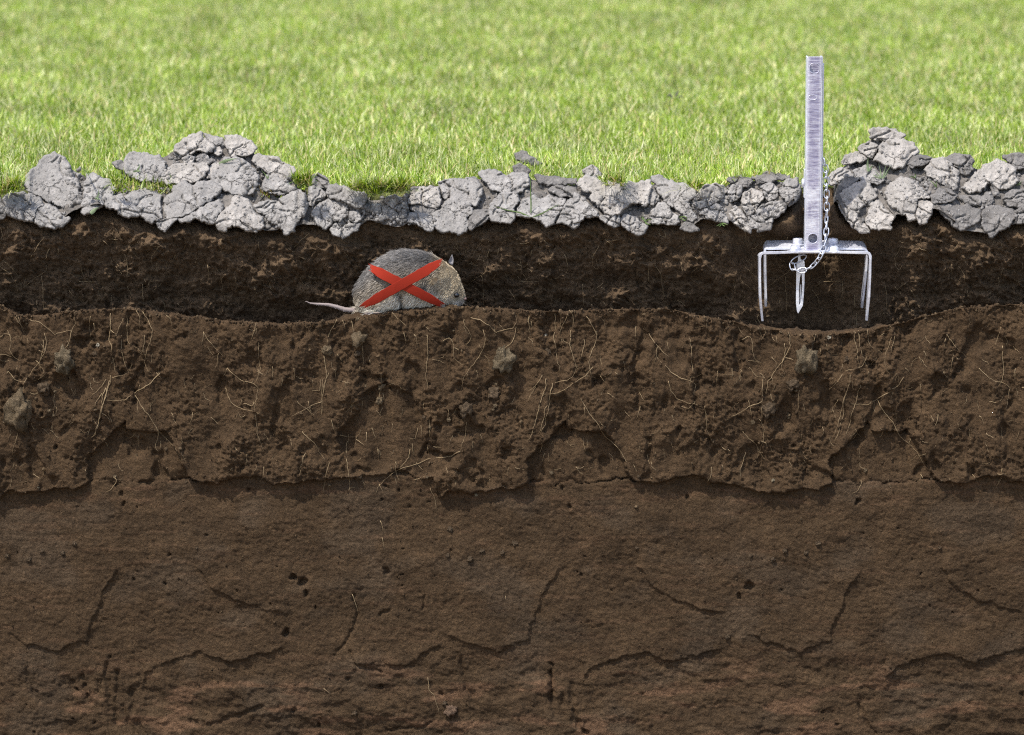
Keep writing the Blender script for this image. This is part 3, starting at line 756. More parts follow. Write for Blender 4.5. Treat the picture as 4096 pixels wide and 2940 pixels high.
('D','slab','t','pale winged slab at the upper right of the right heap',[(1640,562),(1680,534),(1722,474),(1800,414),(1900,362),(1970,392),(2026,432),(2018,472),(2058,522),(2000,572),(1900,582),(1820,544),(1760,602),(1680,622)]),
('D','clod','d','dim clod at the right picture edge, at the grass border',[(1940,332),(2030,317),(2160,322),(2160,402),(2044,428),(1994,390)]),
('D','clod','d','crumbly dull clod right below the black cleft of the right heap',[(1393,642),(1450,582),(1540,602),(1578,642),(1540,680),(1460,690),(1402,690)]),
('D','slab','d','wide dull slab at the bottom, right of the lowest hanging wedge',[(1424,722),(1500,704),(1590,722),(1660,704),(1700,742),(1776,752),(1762,820),(1734,850),(1670,872),(1630,912),(1570,872),(1514,812)]),
('D','clod','d','flat dull clod below the pale winged slab',[(1590,642),(1680,634),(1770,642),(1840,604),(1858,680),(1820,716),(1720,706),(1654,690)]),
('D','slab','d','large angular clod at the lower right, its tip lowest of all the clay',[(1786,772),(1830,724),(1930,722),(2020,752),(2030,802),(1990,862),(1900,912),(1850,957),(1804,912),(1776,852)]),
('D','stone_lump','d','little upright lump under the pale winged slab\'s right half',[(1846,562),(1890,570),(1912,642),(1870,634)]),
('D','clod','d','dull clod at the right picture edge, halfway down the clay',[(1940,662),(2000,602),(2160,592),(2160,682),(2050,720),(1980,710)]),
('D','clod','d','dull clod at the right picture edge, lowest one',[(2034,762),(2100,702),(2160,700),(2160,842),(2044,852)]),
]
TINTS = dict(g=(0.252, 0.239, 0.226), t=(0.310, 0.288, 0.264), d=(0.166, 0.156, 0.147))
NAMES = dict(clod='clay_clod', slab='clay_flake', stone_lump='clay_lump', crumb='clay_crumb')

def clod_mesh(name, outline, tint, seed, lying=False):
    rg = np.random.default_rng(seed)
    o = np.asarray(outline, float)
    pts = []
    n = len(o)
    size = np.ptp(o, axis=0).max()
    step = float(np.clip(size / 34, 0.75, 1.15))
    for i in range(n):                          # resample with a ragged edge
        a, b = o[i], o[(i + 1) % n]
        k = max(1, int(np.hypot(*(b - a)) / step))
        for j in range(k): pts.append(a + (b - a) * j / k)
    pts = np.array(pts)
    c0 = o.mean(0)
    nx_ = np.roll(pts, -1, 0) - np.roll(pts, 1, 0); nx_ /= np.hypot(nx_[:, 0], nx_[:, 1])[:, None] + 1e-9
    ar_ = np.sum(pts[:, 0] * np.roll(pts[:, 1], -1) - np.roll(pts[:, 0], -1) * pts[:, 1])
    pts = pts + np.stack([nx_[:, 1], -nx_[:, 0]], -1) * (1.55 if ar_ > 0 else -1.55)
    amp = min(1.9, size * 0.05)
    pts[:, 0] += amp * (perlin(pts[:, 0] / 6, pts[:, 1] / 6, seed * .37 + .1, 1) + 0.6 * perlin(pts[:, 0] / 2.4, pts[:, 1] / 2.4, .3, 2))
    pts[:, 1] += amp * (perlin(pts[:, 0] / 6, pts[:, 1] / 6, seed * .37 + 5.1, 3) + 0.6 * perlin(pts[:, 0] / 2.4, pts[:, 1] / 2.4, .3, 4))
    gxs = np.arange(pts[:, 0].min() + step, pts[:, 0].max(), step); gys = np.arange(pts[:, 1].min() + step, pts[:, 1].max(), step * 0.95)
    gu, gv = np.meshgrid(gxs, gys); gu[1::2] += step / 2
    gu = (gu + rg.uniform(-.25, .25, gu.shape) * step).ravel(); gv = (gv + rg.uniform(-.25, .25, gv.shape) * step).ravel()
    sdv = sd_poly(gu, gv, pts)
    keep = sdv > step * 0.55
    inside = np.stack([gu[keep], gv[keep]], -1)
    allp = np.concatenate([pts, inside])
    ne = len(pts)
    vo, _, fo, ov, _, _ = delaunay_2d_cdt([Vector(p) for p in allp], [(i, (i + 1) % ne) for i in range(ne)], [], 1, 1e-4)
    vo = np.array([(v.x, v.y) for v in vo])
    tri = np.array([f for f in fo if len(f) == 3], int)
    a2 = vo[tri]
    area = (a2[:, 1, 0] - a2[:, 0, 0]) * (a2[:, 2, 1] - a2[:, 0, 1]) - (a2[:, 1, 1] - a2[:, 0, 1]) * (a2[:, 2, 0] - a2[:, 0, 0])
    tri[area < 0] = tri[area < 0][:, ::-1]
    dd = np.maximum(sd_poly(vo[:, 0], vo[:, 1], pts), 0)
    dd[dd < 1e-3] = 0
    R = dd.max()
    th = np.clip(R * 0.85, 2.6, 8.5) * rg.uniform(0.85, 1.2)                 # half thickness, mm
    s_ = np.clip(dd / min(1.3, max(R * 0.30, 0.9)), 0, 1)
    prof = np.sqrt(np.clip(1 - (1 - s_) ** 2, 0, 1))
    fac = np.full(len(vo), 1.15)                       # broken facets
    for k in range(4):
        an = rg.uniform(0, 2 * math.pi); sl = rg.uniform(0.15, 0.70)
        fac = np.minimum(fac, rg.uniform(0.85, 1.2) - sl * ((vo[:, 0] - c0[0]) * math.cos(an) + (vo[:, 1] - c0[1]) * math.sin(an)) / (R * 2.2))
    front = th * prof * np.clip(fac, 0.35, 1.2)
    nz = 0.17 * th * fbm(vo[:, 0] / (R * 0.8 + 2), vo[:, 1] / (R * 0.8 + 2), seed * .71, o=3, seed=5) + min(0.75, 0.11 * th) * fbm(vo[:, 0] / 4.6, vo[:, 1] / 4.6, seed * .71, o=3, seed=9, gain=0.7)
    front = front + nz * prof
    if R > 6:                                          # open cracks
        for k in range(int(rg.integers(1, 4))):
            p_ = pts[rg.integers(len(pts))].copy(); a_ = math.atan2(c0[1] - p_[1], c0[0] - p_[0]) + rg.uniform(-.5, .5); ln = [tuple(p_)]
            for j in range(int(rg.integers(4, 9))):
                p_ = p_ + np.array((math.cos(a_), math.sin(a_))) * rg.uniform(2, 4.5); a_ += rg.uniform(-.7, .7); ln.append(tuple(p_))
            front = front - 3.4 * (1 - S(d_line(vo[:, 0], vo[:, 1], ln), 0.35, 1.25)) * prof
    backh = 0.75 * th * prof
    cx, cy = o[:, 0].mean(), o[:, 1].mean()
    ground = None
    if lying:                                          # rests in the lawn behind
        dv = P(cx, o[:, 1].max() - 1, 0.0) - CAM; ground = CAM[1] + dv[1] * (0.005 - CAM[2]) / dv[2]
    Yc = ground if lying else float(bed_y(np.array([np.clip(cx, -20, 1050)]), np.array([cy]))[0]) - 0.35 * th / 1000
    loc_y = sum(bed_y(np.clip(vo[:, 0] + a, -20, 1050), vo[:, 1] + b) for a, b in ((0, 0), (-9, 0), (9, 0), (0, -6), (0, 6))) / 5
    lean = -0.3 * (vo[:, 1] - cy) if lying else 0.65 * (loc_y - Yc) * 1000 - 0.16 * (vo[:, 1] - cy)      # follows the slope of the bank
    yF = Yc + (lean - front) / 1000; yB = Yc + (lean + backh) / 1000
    def place(y):
        dv = P(vo[:, 0], vo[:, 1], 0.0) - CAM
        return CAM + dv * ((y - CAM[1]) / dv[:, 1])[:, None]
    F, B = place(yF), place(yB)
    rim = dd == 0
    nv = len(vo); idx = np.arange(nv) + nv; idx[rim] = np.arange(nv)[rim]
    verts = np.concatenate([F, B]); faces = np.concatenate([tri, idx[tri][:, ::-1]])
    used = np.unique(faces); remap = -np.ones(2 * nv, int); remap[used] = np.arange(len(used))
    verts = verts[used]; faces = remap[faces]
    org = verts.mean(0)
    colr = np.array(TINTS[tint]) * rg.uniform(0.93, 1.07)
    colv = colr * (1 + 0.14 * fbm(verts[:, 0] * 70, verts[:, 2] * 70, verts[:, 1] * 70 + seed, o=3, seed=14))[:, None]
    # picture y runs down, so the triangles face the viewer as they are
    me = mesh_np(name, verts - org, faces[:, ::-1], M_CLAY, np.clip(colv, 0.02, 1))
    return me, org, verts, faces

bvh_v, bvh_f, nb_ = [], [], 0
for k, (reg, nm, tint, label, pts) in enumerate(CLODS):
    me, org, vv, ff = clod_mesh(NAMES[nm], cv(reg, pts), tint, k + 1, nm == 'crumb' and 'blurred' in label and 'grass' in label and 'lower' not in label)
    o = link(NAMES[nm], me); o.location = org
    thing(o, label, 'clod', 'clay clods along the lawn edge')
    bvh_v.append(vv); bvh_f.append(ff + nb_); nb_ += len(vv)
bedf = grid_faces(len(BV), len(UU)); bvh_v.append(BV.reshape(-1, 3)); 
allv = np.concatenate(bvh_v)
CLAY = BVHTree.FromPolygons([tuple(v) for v in allv], [tuple(int(i) for i in f) for f in np.concatenate(bvh_f)] + [tuple(int(i) + nb_ for i in f) for f in bedf])
def hit_clay(px, py, fallback=-0.02):
    loc, nrm, i, dd_ = CLAY.ray_cast(Vector(CAM), ray(px, py))
    if loc is None: return Vector(P(px, py, fallback)), Vector((0, -1, 0))
    return loc, nrm

# ------------------------------------------------------------------ crumbs in the gaps (too many to count)
ico = bmesh.new(); bmesh.ops.create_icosphere(ico, subdivisions=1, radius=1.0)
IV = np.array([v.co[:] for v in ico.verts]); IF = np.array([[v.index for v in f.verts] for f in ico.faces]); ico.free()
cvs, cfs, ccs, n0 = [], [], [], 0
rg = np.random.default_rng(77)
spots = []
for k in range(2600):
    u = rg.uniform(-60, 1080)
    if 790 < u < 840: continue
    t0, b0 = itp(TOPL, u), itp(BOTL, u)
    spots.append((u, t0 + 9 + (b0 - t0 - 12) * rg.uniform(0, 1), rg.choice([0.8, 1.2, 1.8, 2.6], p=[.45, .3, .17, .08])))
def dense(reg, n, x0, x1, y0, y1, r0, r1):
    for k in range(n):
        (p,) = cv(reg, [(rg.uniform(x0, x1), rg.uniform(y0, y1))]); spots.append((*p, rg.uniform(r0, r1)))
dense('B', 130, 430, 740, 410, 640, 1.0, 3.2); dense('A', 60, 470, 575, 380, 640, 1.2, 3.4); dense('A', 50, 1850, 1990, 720, 850, 1.2, 3.6)
dense('A', 60, 1700, 1850, 380, 540, 1.2, 3.2); dense('C', 60, 1200, 1600, 540, 880, 1.0, 2.6); dense('D', 60, 1240, 1380, 500, 640, 1.0, 2.8)
dense('A', 40, 1180, 1500, 300, 350, 1.0, 2.6); dense('B', 70, 200, 450, 560, 690, 1.0, 2.6); dense('A', 40, 1080, 1180, 380, 490, 1.0, 2.6)
for (u, py, r) in spots:
    if py > itp(BOTL, u) - 5: continue
    loc, nrm = hit_clay(u, py)
    v = IV * (1 + 0.35 * rg.uniform(-1, 1, (len(IV), 1))) * rg.uniform(0.7, 1.3, 3) * r / 1000
    cvs.append(v + np.array(loc) + np.array(nrm) * r * 0.0003); cfs.append(IF + n0); n0 += len(v)
    ccs.append(np.repeat(np.array(TINTS['g'])[None] * rg.uniform(0.6, 1.1), len(v), 0))
link('clay_rubble', mesh_np('clay_rubble', np.concatenate(cvs), np.concatenate(cfs), M_CLAY, np.concatenate(ccs)), kind='stuff',
     label='fine grey clay crumbs between the clods', category='rubble')

# ------------------------------------------------------------------ lawn grass
def blades(root, length, width, azim, lean, curl, colr, segs=3):
    """many blades as one mesh: arrays of n"""
    n = len(root)
    dirx = np.stack([np.cos(azim), np.sin(azim), np.zeros(n)], -1)
    side = np.stack([-np.sin(azim), np.cos(azim), np.zeros(n)], -1)
    tw = RNG.uniform(-0.9, 0.9, n)[:, None]
    side = side * np.cos(tw) + dirx * np.sin(tw)
    vs = []
    pos = root.copy()
    for k in range(segs + 1):
        f = k / segs
        wk = width * (1 - f ** 1.7) if k < segs else None
        if k < segs:
            vs += [pos - side * wk[:, None] / 2, pos + side * wk[:, None] / 2]
        else: vs.append(pos)
        a = lean + curl * f
        pos = pos + (dirx * np.sin(a)[:, None] + np.array([0, 0, 1.0]) * np.cos(a)[:, None]) * (length / segs)[:, None]
    per = 2 * segs + 1
    Vv = np.stack(vs, 1).reshape(-1, 3)
    b = (np.arange(n) * per)[:, None]
    quads = np.concatenate([b + np.array([[2 * k, 2 * k + 1, 2 * k + 3, 2 * k + 2]]) for k in range(segs - 1)])
    tris = b + np.array([[2 * segs - 2, 2 * segs - 1, 2 * segs]])
    return Vv, [quads, tris], np.repeat(colr, per, 0)
def blade_colours(n, x, y):
    pal = np.array([(0.135, 0.230, 0.016), (0.250, 0.350, 0.038), (0.355, 0.440, 0.074), (0.570, 0.590, 0.280), (0.580, 0.480, 0.230)])
    pick = RNG.choice(5, n, p=[.21, .27, .24, .19, .09])
    c = pal[pick] * RNG.uniform(0.8, 1.2, (n, 1))
    patch = (fbm(x * 7, y * 5, o=3, seed=140) + 0.6 * fbm(x * 30, y * 30, o=2, seed=141))[:, None]
    return np.clip(c * (1 + 0.27 * patch) * np.array([1, 1, 1]) , 0.005, 0.8)
bx = []
for (y0, y1, dens, xs0, xs1, sc_) in ((0.0, 0.5, 95000, 0.68, 0.74, 1.0), (0.5, 1.4, 62000, 0.74, 0.88, 1.1), (1.4, 3.7, 34000, 0.88, 1.2, 1.35), (3.7, 6.5, 8000, 1.3, 1.8, 1.9)):
    n = int(dens * (y1 - y0) * (xs0 + xs1))
    y = RNG.uniform(y0, y1, n); hw_ = xs0 + (xs1 - xs0) * (y - y0) / (y1 - y0)
    x = RNG.uniform(-1, 1, n) * hw_
    bx.append(np.stack([x, y, np.full(n, sc_)], -1))
for sgn in (-1, 1):                              # thinner cover further out to both sides
    n = 24000
    y = RNG.uniform(0, 6, n); x = sgn * (0.70 + 0.14 * y + RNG.uniform(0, 1, n) ** 1.4 * 2.6); bx.append(np.stack([x, y, np.full(n, 1.9)], -1))
bx = np.concatenate(bx)
upx = proj(np.stack([bx[:, 0], np.full(len(bx), 0.03), np.zeros(len(bx))], -1))[0]
heap = np.clip(180 - itp(TOPL, upx), 0, 60)
lim = ytop(upx) + 0.004 + np.where(heap > 0, 0.004 + heap * 0.0008, 0)
bx = bx[bx[:, 1] > lim]
n = len(bx)
tuft = fbm(bx[:, 0] * 22, bx[:, 1] * 22, o=2, seed=150)
L = (0.0115 + 0.0075 * RNG.random(n) + 0.005 * tuft) * (0.85 + 0.15 * bx[:, 2])
wd = RNG.uniform(0.0010, 0.0020, n) * bx[:, 2]
az = RNG.uniform(0, 2 * math.pi, n); ln = np.abs(RNG.normal(0.80, 0.42, n)); cu = RNG.normal(0.6, 0.8, n)
stray = RNG.random(n) < 0.03
L = np.where(stray, L * 1.8, L); ln = np.where(stray, RNG.uniform(0.9, 1.45, n), ln)
root = np.stack([bx[:, 0], bx[:, 1], np.full(n, -0.003)], -1)
cols = blade_colours(n, bx[:, 0], bx[:, 1])
cols = np.where(stray[:, None], np.array([[0.60, 0.60, 0.32]]) * RNG.uniform(0.7, 1.1, (n, 1)), cols)
L = np.clip(L, 0.006, 0.05); nr_ = bx[:, 2] < 1.2
parts = [blades(root[m_], L[m_], wd[m_], az[m_], ln[m_], cu[m_], cols[m_], sg_) for m_, sg_ in ((nr_, 3), (~nr_, 2))]
# grass caught between clods
def patch(poly, n, Lm, off=0.0, dry=0.0):
    poly = np.array(poly); lo, hi = poly.min(0), poly.max(0)
    r = []
    while len(r) < n:
        p = RNG.uniform(lo, hi)
        if sd_poly(np.array([p[0]]), np.array([p[1]]), poly)[0] > 0:
            loc, nrm = hit_clay(*p); r.append((loc.x, loc.y + 0.002 - off, loc.z - 0.001))
    r = np.array(r)
    c = blade_colours(n, r[:, 0], r[:, 1])
    if dry: c = np.where(RNG.random((n, 1)) < dry, np.array([[0.30, 0.22, 0.07]]) * RNG.uniform(.6, 1.2, (n, 1)), c * np.array([[0.8, 0.85, 0.7]]))
    parts.append(blades(r, RNG.uniform(0.6, 1.3, n) * Lm, RNG.uniform(0.0010, 0.0018, n), RNG.uniform(0, 6.28, n), np.abs(RNG.normal(0.6, 0.4, n)), RNG.normal(0.6, 0.5, n), c))
patch(cv('A', [(770,470),(860,450),(960,480),(1060,500),(1130,520),(1205,500),(1205,560),(1130,575),(1040,545),(960,545),(880,560),(790,575)]), 700, 0.012)
patch(cv('A', [(2030,470),(2080,440),(2180,440),(2170,515),(2100,525),(2050,510)]), 260, 0.014)
patch(cv('A', [(1760,560),(1860,560),(1970,575),(1960,605),(1850,608),(1780,592)]), 70, 0.010, dry=0.7)
patch(cv('A', [(0,500),(150,470),(160,540),(60,570),(0,575)]), 240, 0.016)
patch(cv('B', [(320,330),(500,330),(770,310),(770,370),(700,388),(480,392),(360,362)]), 700, 0.015)
patch(cv('C', [(190,490),(330,500),(400,530),(360,590),(260,570),(210,550)]), 200, 0.013)
patch(cv('C', [(840,540),(1000,530),(960,590),(920,600)]), 120, 0.014)
patch(cv('C', [(1180,500),(1340,470),(1620,455),(1640,485),(1400,490),(1200,515)]), 120, 0.012)
vs, fs4, fs3, cs, n0 = [], [], [], [], 0
for (v, (q, t3), c) in parts:
    vs.append(v); fs4.append(q + n0); fs3.append(t3 + n0); cs.append(c); n0 += len(v)
link('grass', mesh_np('grass', np.concatenate(vs), [np.concatenate(fs4), np.concatenate(fs3)], M_GRASS, np.concatenate(cs), smooth=True), kind='stuff',
     label='short bright green lawn grass', category='grass')

# ------------------------------------------------------------------ single sprouts among the clods
def ribbon_mesh(lines, colr, width):
    vs, fs, cs, n0 = [], [], [], 0
    for ln_ in lines:
        p = np.asarray(ln_, float); m = len(p)
        for i in range(m):
            a = p[max(i - 1, 0)]; b = p[min(i + 1, m - 1)]; tdir = (b - a) / (np.linalg.norm(b - a) + 1e-9)
            s = np.cross(tdir, (0.15, -1, 0.1)); s /= np.linalg.norm(s) + 1e-9
            wv_ = width * (0.55 + 0.45 * math.sin(math.pi * min(i / (m - 1) + 0.15, 1))) * (1 - 0.9 * (i / (m - 1)) ** 3) / 2
            vs += [p[i] - s * wv_, p[i] + np.array((0, -wv_ * 0.5, 0)), p[i] + s * wv_]
            cs += [np.array(colr) * random.uniform(.85, 1.15)] * 3
            if i:
                k = n0 + 3 * i
                fs += [(k - 3, k - 2, k + 1, k), (k - 2, k - 1, k + 2, k + 1)]
        n0 = len(vs)
    return np.array(vs), np.array(fs), np.array(cs)
GREEN = (0.13, 0.20, 0.06); PALE = (0.22, 0.28, 0.15)
SPROUTS = [
('B','tall thin green stem with two side leaves, on the clay right of the vole',GREEN,1.7,[[(1612,560),(1612,450),(1608,340),(1611,245)],[(1612,557),(1540,525),(1440,505),(1350,478)],[(1618,557),(1690,530),(1760,490),(1818,462)]]),
('D','green tuft of upright blades in the heap right of the trap',PALE,1.6,[[(1005,505),(985,480),(955,440)],[(1005,505),(1000,450),(985,388)],[(1015,505),(1030,450),(1045,385)],[(1022,505),(1050,450),(1085,398)],[(1015,505),(1040,480),(1065,455)],[(995,505),(960,490),(935,470)]]),
('D','single broad pale leaf left of the green tuft, right of the trap',PALE,3.2,[[(905,450),(900,400),(905,345)],[(905,450),(925,425),(942,400)]]),
('C','small yellow-green seedling below the big arched slab',GREEN,2.0,[[(540,835),(525,815),(518,785)],[(540,835),(560,822),(595,818)],[(540,835),(545,850),(580,860)],[(540,835),(512,805),(505,795)]]),
('C','curled thin green blade on the rounded clod under the leaning slab',GREEN,1.3,[[(800,800),(840,795),(858,810),(840,830),(805,812)],[(800,800),(830,818),(850,835)]]),
('C','short grass blades at the clay bottom below the smooth grey clod',GREEN,1.4,[[(1125,846),(1100,862),(1080,872)],[(1125,846),(1135,865),(1150,872)],[(1125,846),(1150,852),(1172,862)],[(1125,846),(1118,862),(1105,878)]]),
('A','tiny bright seedling on the crumbly clod left in the large left heap',PALE,2.4,[[(955,408),(970,385),(975,360)],[(955,408),(935,412),(925,405)],[(955,408),(985,408)]]),
('A','broad faded leaf on top of the domed clod in the left heap',PALE,4.5,[[(1530,360),(1580,335),(1655,318)]]),
('A','thin bent blades in the crevice of the leftmost clay peak',GREEN,1.2,[[(620,440),(600,410),(570,380)],[(620,440),(622,420),(618,405)]]),
('A','thin bent blades in the crevice at the left heap\'s right foot',GREEN,1.2,[[(1870,462),(1850,430),(1820,400)],[(1870,462),(1872,445),(1876,430)]]),
('A','tiny pale seedling on the squarish clod right of the leftmost crevice',PALE,2.4,[[(675,600),(690,570),(686,535)],[(675,600),(660,598)],[(675,600),(700,605)]]),
('A','pale fallen leaf at the clay bottom over the first dark soil bump',PALE,5.0,[[(632,705),(660,680),(688,660)]]),
('D','thin bent blades in the black cleft in the middle of the right heap',GREEN,1.3,[[(1430,575),(1405,540),(1368,512)],[(1430,575),(1425,550),(1432,525)]]),
('D','short green blade above the big speckled clod in the right heap',GREEN,1.6,[[(1265,502),(1245,490),(1215,488)],[(1265,502),(1268,480),(1262,460)]]),
('D','faint green blades at the right picture edge on the pale winged slab',PALE,1.4,[[(2040,560),(2065,540),(2092,520)],[(2040,560),(2060,552),(2085,550)]]),
]
for reg, label, colr, wdt, lines in SPROUTS:
    L3 = []
    for ln_ in lines:
        q = cv(reg, ln_); pts3 = []
        for i, p in enumerate(q):
            f = i / (len(q) - 1)
            loc, nrm = hit_clay(*p)
            pts3.append(loc)
        y0 = pts3[0].y
        ok = []
        for i, (p, l) in enumerate(zip(q, pts3)):     # blades stand free of the clay in front of it
            y = min(min(l.y, y0 + 0.004) - 0.0016 - 0.004 * (i / (len(q) - 1)), y0)
            dv = P(*p, 0.0) - CAM; ok.append(CAM + dv * ((y - CAM[1]) / dv[1]))
        ok = np.array(ok); ti = np.linspace(0, len(ok) - 1, 10)
        L3.append(np.stack([np.interp(ti, np.arange(len(ok)), ok[:, k]) for k in range(3)], -1))
    v, f, c = ribbon_mesh(L3, colr, wdt * 0.8 / 1000)
    org = L3[0][0]
    o = link('grass_sprout' if 'leaf' not in label else 'leaf', mesh_np('grass_sprout', v - org, f, M_GRASS, c)); o.location = org
    thing(o, label, 'leaf' if 'leaf' in label.split()[:4] else 'sprout', 'green sprouts among the clods')
# dark bits lying in the grass
mb = MB()
c0 = P(676, 100, 0.0); dv = c0 - CAM; g0 = CAM + dv * ((0.012 - CAM[2]) / dv[2])
for k in range(5):
    a = random.uniform(-0.5, 0.5) + (math.pi if k % 2 else 0); l = random.uniform(.003, .007)
    p0 = g0 + np.array((random.uniform(-.006, .006), random.uniform(-.006, .006), random.uniform(0, .006)))
    mb.tube([p0, p0 + np.array((math.cos(a) * l * .5, 0, .003)), p0 + np.array((math.cos(a) * l, math.sin(a) * l, random.uniform(-.002, .006)))], [.0008, .0011, .0005], 5)
o = mb.build('twig_scrap', M_DARK); thing(o, 'small dark twig scrap lying in the lawn left of the trap handle', 'twig')

# ------------------------------------------------------------------ roots and lumps, parts of the soil
LROOT = [[(120,195),(110,210),(125,240),(150,270),(170,320),(135,370)],[(125,200),(140,240),(165,290),(175,330)],[(205,225),(270,240),(330,280),(380,330),(450,305),(500,300),(530,240),(510,205)],[(500,300),(480,380),(470,410),(430,440),(390,470)],
 [(310,320),(325,370),(320,430),(295,480),(270,530),(230,570),(200,620),(170,660),(155,750)],[(300,365),(305,420),(285,490),(270,530),(300,570),(310,610)],[(250,510),(280,540),(285,590)],[(0,345),(40,320),(65,330),(75,380),(70,430),(90,480),(140,510)],
 [(0,465),(50,470),(90,490)],[(50,600),(55,580),(80,620),(110,650),(170,660)],[(770,180),(770,200),(770,300),(755,370),(775,400),(780,480),(800,560),(805,595)],[(875,165),(895,230),(885,300),(890,360),(910,400),(960,425),(985,450)],
 [(995,170),(1040,240),(1065,300),(1050,370),(1020,450),(1010,520),(1030,580),(1060,600)],[(1010,335),(1010,390),(990,450),(982,490)],[(845,330),(850,450),(870,520),(890,580),(905,600)],[(770,610),(770,660),(745,730),(725,800),(705,880),(685,950),(660,1030),(640,1045)],
 [(735,700),(712,760),(715,830),(695,910),(680,980),(650,1035)],[(765,650),(750,700),(735,770),(700,860),(690,930),(665,1000)],[(775,630),(860,610),(900,590),(920,530)],[(740,640),(715,680),(670,730),(640,750)],[(710,740),(670,800),(655,840)],
 [(1110,600),(1060,660),(1000,700),(935,740),(870,785),(830,790),(740,785)],[(1090,590),(1110,620),(1125,635)],[(935,740),(970,800),(1010,860),(1055,910),(1080,960),(1100,1000),(1160,1050),(1220,1110),(1250,1170),(1265,1195)],[(960,790),(955,840),(965,870)],
 [(1100,1000),(1100,1045),(1085,1090),(1090,1130),(1105,1140)],[(1165,1050),(1160,1090)],[(1420,310),(1440,350),(1490,410),(1530,450),(1560,480)],[(1420,310),(1415,350),(1410,400)],[(1525,460),(1515,530),(1500,580)],
 [(1585,560),(1630,610),(1690,650),(1770,670),(1800,700),(1785,770),(1780,830),(1770,860)],[(1575,700),(1590,760),(1630,820),(1700,850),(1770,862),(1815,885)],[(1700,810),(1760,825),(1800,770)],[(1805,380),(1805,470),(1815,560),(1800,620),(1785,660)],
 [(1790,245),(1775,300),(1750,370)],[(1785,880),(1790,960),(1800,1040),(1840,1140)],[(90,850),(95,900),(90,940)],[(130,960),(115,1060),(95,1110),(85,1165)],[(1160,190),(1190,220),(1205,280)],[(965,1035),(965,1100),(980,1130)],
 [(1345,870),(1340,910),(1320,960)],[(805,1330),(815,1350),(780,1410),(740,1425)],[(1840,1250),(1840,1310),(1815,1360)],[(625,200),(625,300),(635,345)],[(655,250),(660,310)],[(860,215),(830,280),(800,350)],[(950,160),(975,200),(970,300)],[(380,740),(378,830),(372,890)],[(1905,550),(1905,640)],[(2055,560),(2055,650)],[(1240,720),(1245,770)]]
LROOT_FIRST = [[(2250,640),(2245,800),(2250,880)],[(2245,795),(2160,830),(2090,870),(2030,900)],[(2150,790),(2165,850),(2170,900)],[(2110,1005),(2150,1050),(2200,1090),(2230,1150),(2265,1200)],[(2130,1150),(2110,1220),(2090,1260),(2095,1320)]]
UROOT = [[(270,190),(240,260),(200,320),(195,400)],[(280,190),(310,250),(315,290)],[(170,480),(185,600),(165,700),(155,800),(150,890)],[(150,640),(140,720),(90,720)],[(200,600),(170,680),(160,760)],[(890,330),(890,460),(880,560),(880,640),(890,700)],[(565,600),(565,680)],
 [(560,715),(555,780)],[(575,840),(555,885)],[(470,840),(520,870)],[(900,920),(905,970),(905,1040)],[(1120,1140),(1050,1180),(960,1190),(880,1200),(800,1240),(710,1260),(640,1300),(580,1350),(550,1380),(530,1440)],[(550,1375),(580,1430)],[(770,1130),(760,1180),(740,1210),(700,1255)],
 [(665,1215),(665,1280),(690,1350)],[(330,1070),(320,1170),(335,1260),(350,1400),(385,1395)],[(350,1395),(335,1415)],[(275,1030),(330,1045),(380,1040)],[(640,175),(700,230),(745,275)],[(500,980),(530,1060)],[(845,960),(850,1040)],[(820,980),(810,1050),(770,1055)],[(545,1130),(545,1195)],[(462,1010),(462,1090)],
 [(725,315),(735,390)],[(440,410),(445,550)],[(360,230),(375,310)],[(215,925),(240,1000)],[(780,1090),(790,1170)],[(205,1220),(180,1310),(160,1440)],[(430,770),(435,830),(418,870)],[(910,1400),(945,1480),(950,1560)],[(800,1340),(850,1325),(880,1310)],[(440,1330),(450,1390)]]
KROOT = [[(560,75),(575,110),(580,160)],[(575,190),(590,285)],[(895,1170),(900,1260),(935,1290),(950,1350),(970,1420)],[(165,1245),(215,1285)],[(360,590),(385,640),(410,720)],[(1435,600),(1440,625)]]
WROOT = [[(10,800),(15,870),(0,930)],[(310,870),(270,920),(210,1020)],[(420,850),(430,890)],[(800,810),(840,870),(845,890)],[(720,890),(770,940)],[(560,1040),(570,1110),(590,1160)],[(555,1180),(690,1180),(690,1280),(710,1310)],[(1110,930),(1060,1000),(1060,1070),(1090,1100),(1110,1060)],
 [(1500,1070),(1540,1130),(1550,1220),(1570,1300)],[(2160,840),(2090,900),(2050,950)],[(2220,860),(2190,950)],[(2095,1150),(2110,1190),(2150,1210),(2170,1240)],[(0,1070),(60,1120),(110,1190),(130,1270)],[(20,1030),(90,1090),(130,1150),(150,1230)],[(330,1040),(320,1110),(240,1160),(170,1220)],[(870,990),(890,1050),(885,1150)],
 [(995,1200),(1000,1390)],[(1130,1190),(1060,1250)],[(290,1140),(300,1260),(305,1400)],[(410,950),(400,1000)],[(345,950),(310,1030)],[(640,960),(630,1000)],[(770,1010),(785,1060)],[(780,1270),(770,1380)],[(250,1310),(270,1390)],[(1140,1320),(1160,1380)],[(480,1240),(520,1290),(530,1370)],[(1450,1060),(1455,1180)],[(1700,820),(1705,890)],[(1800,900),(1810,960)]]
MROOT = mb = None
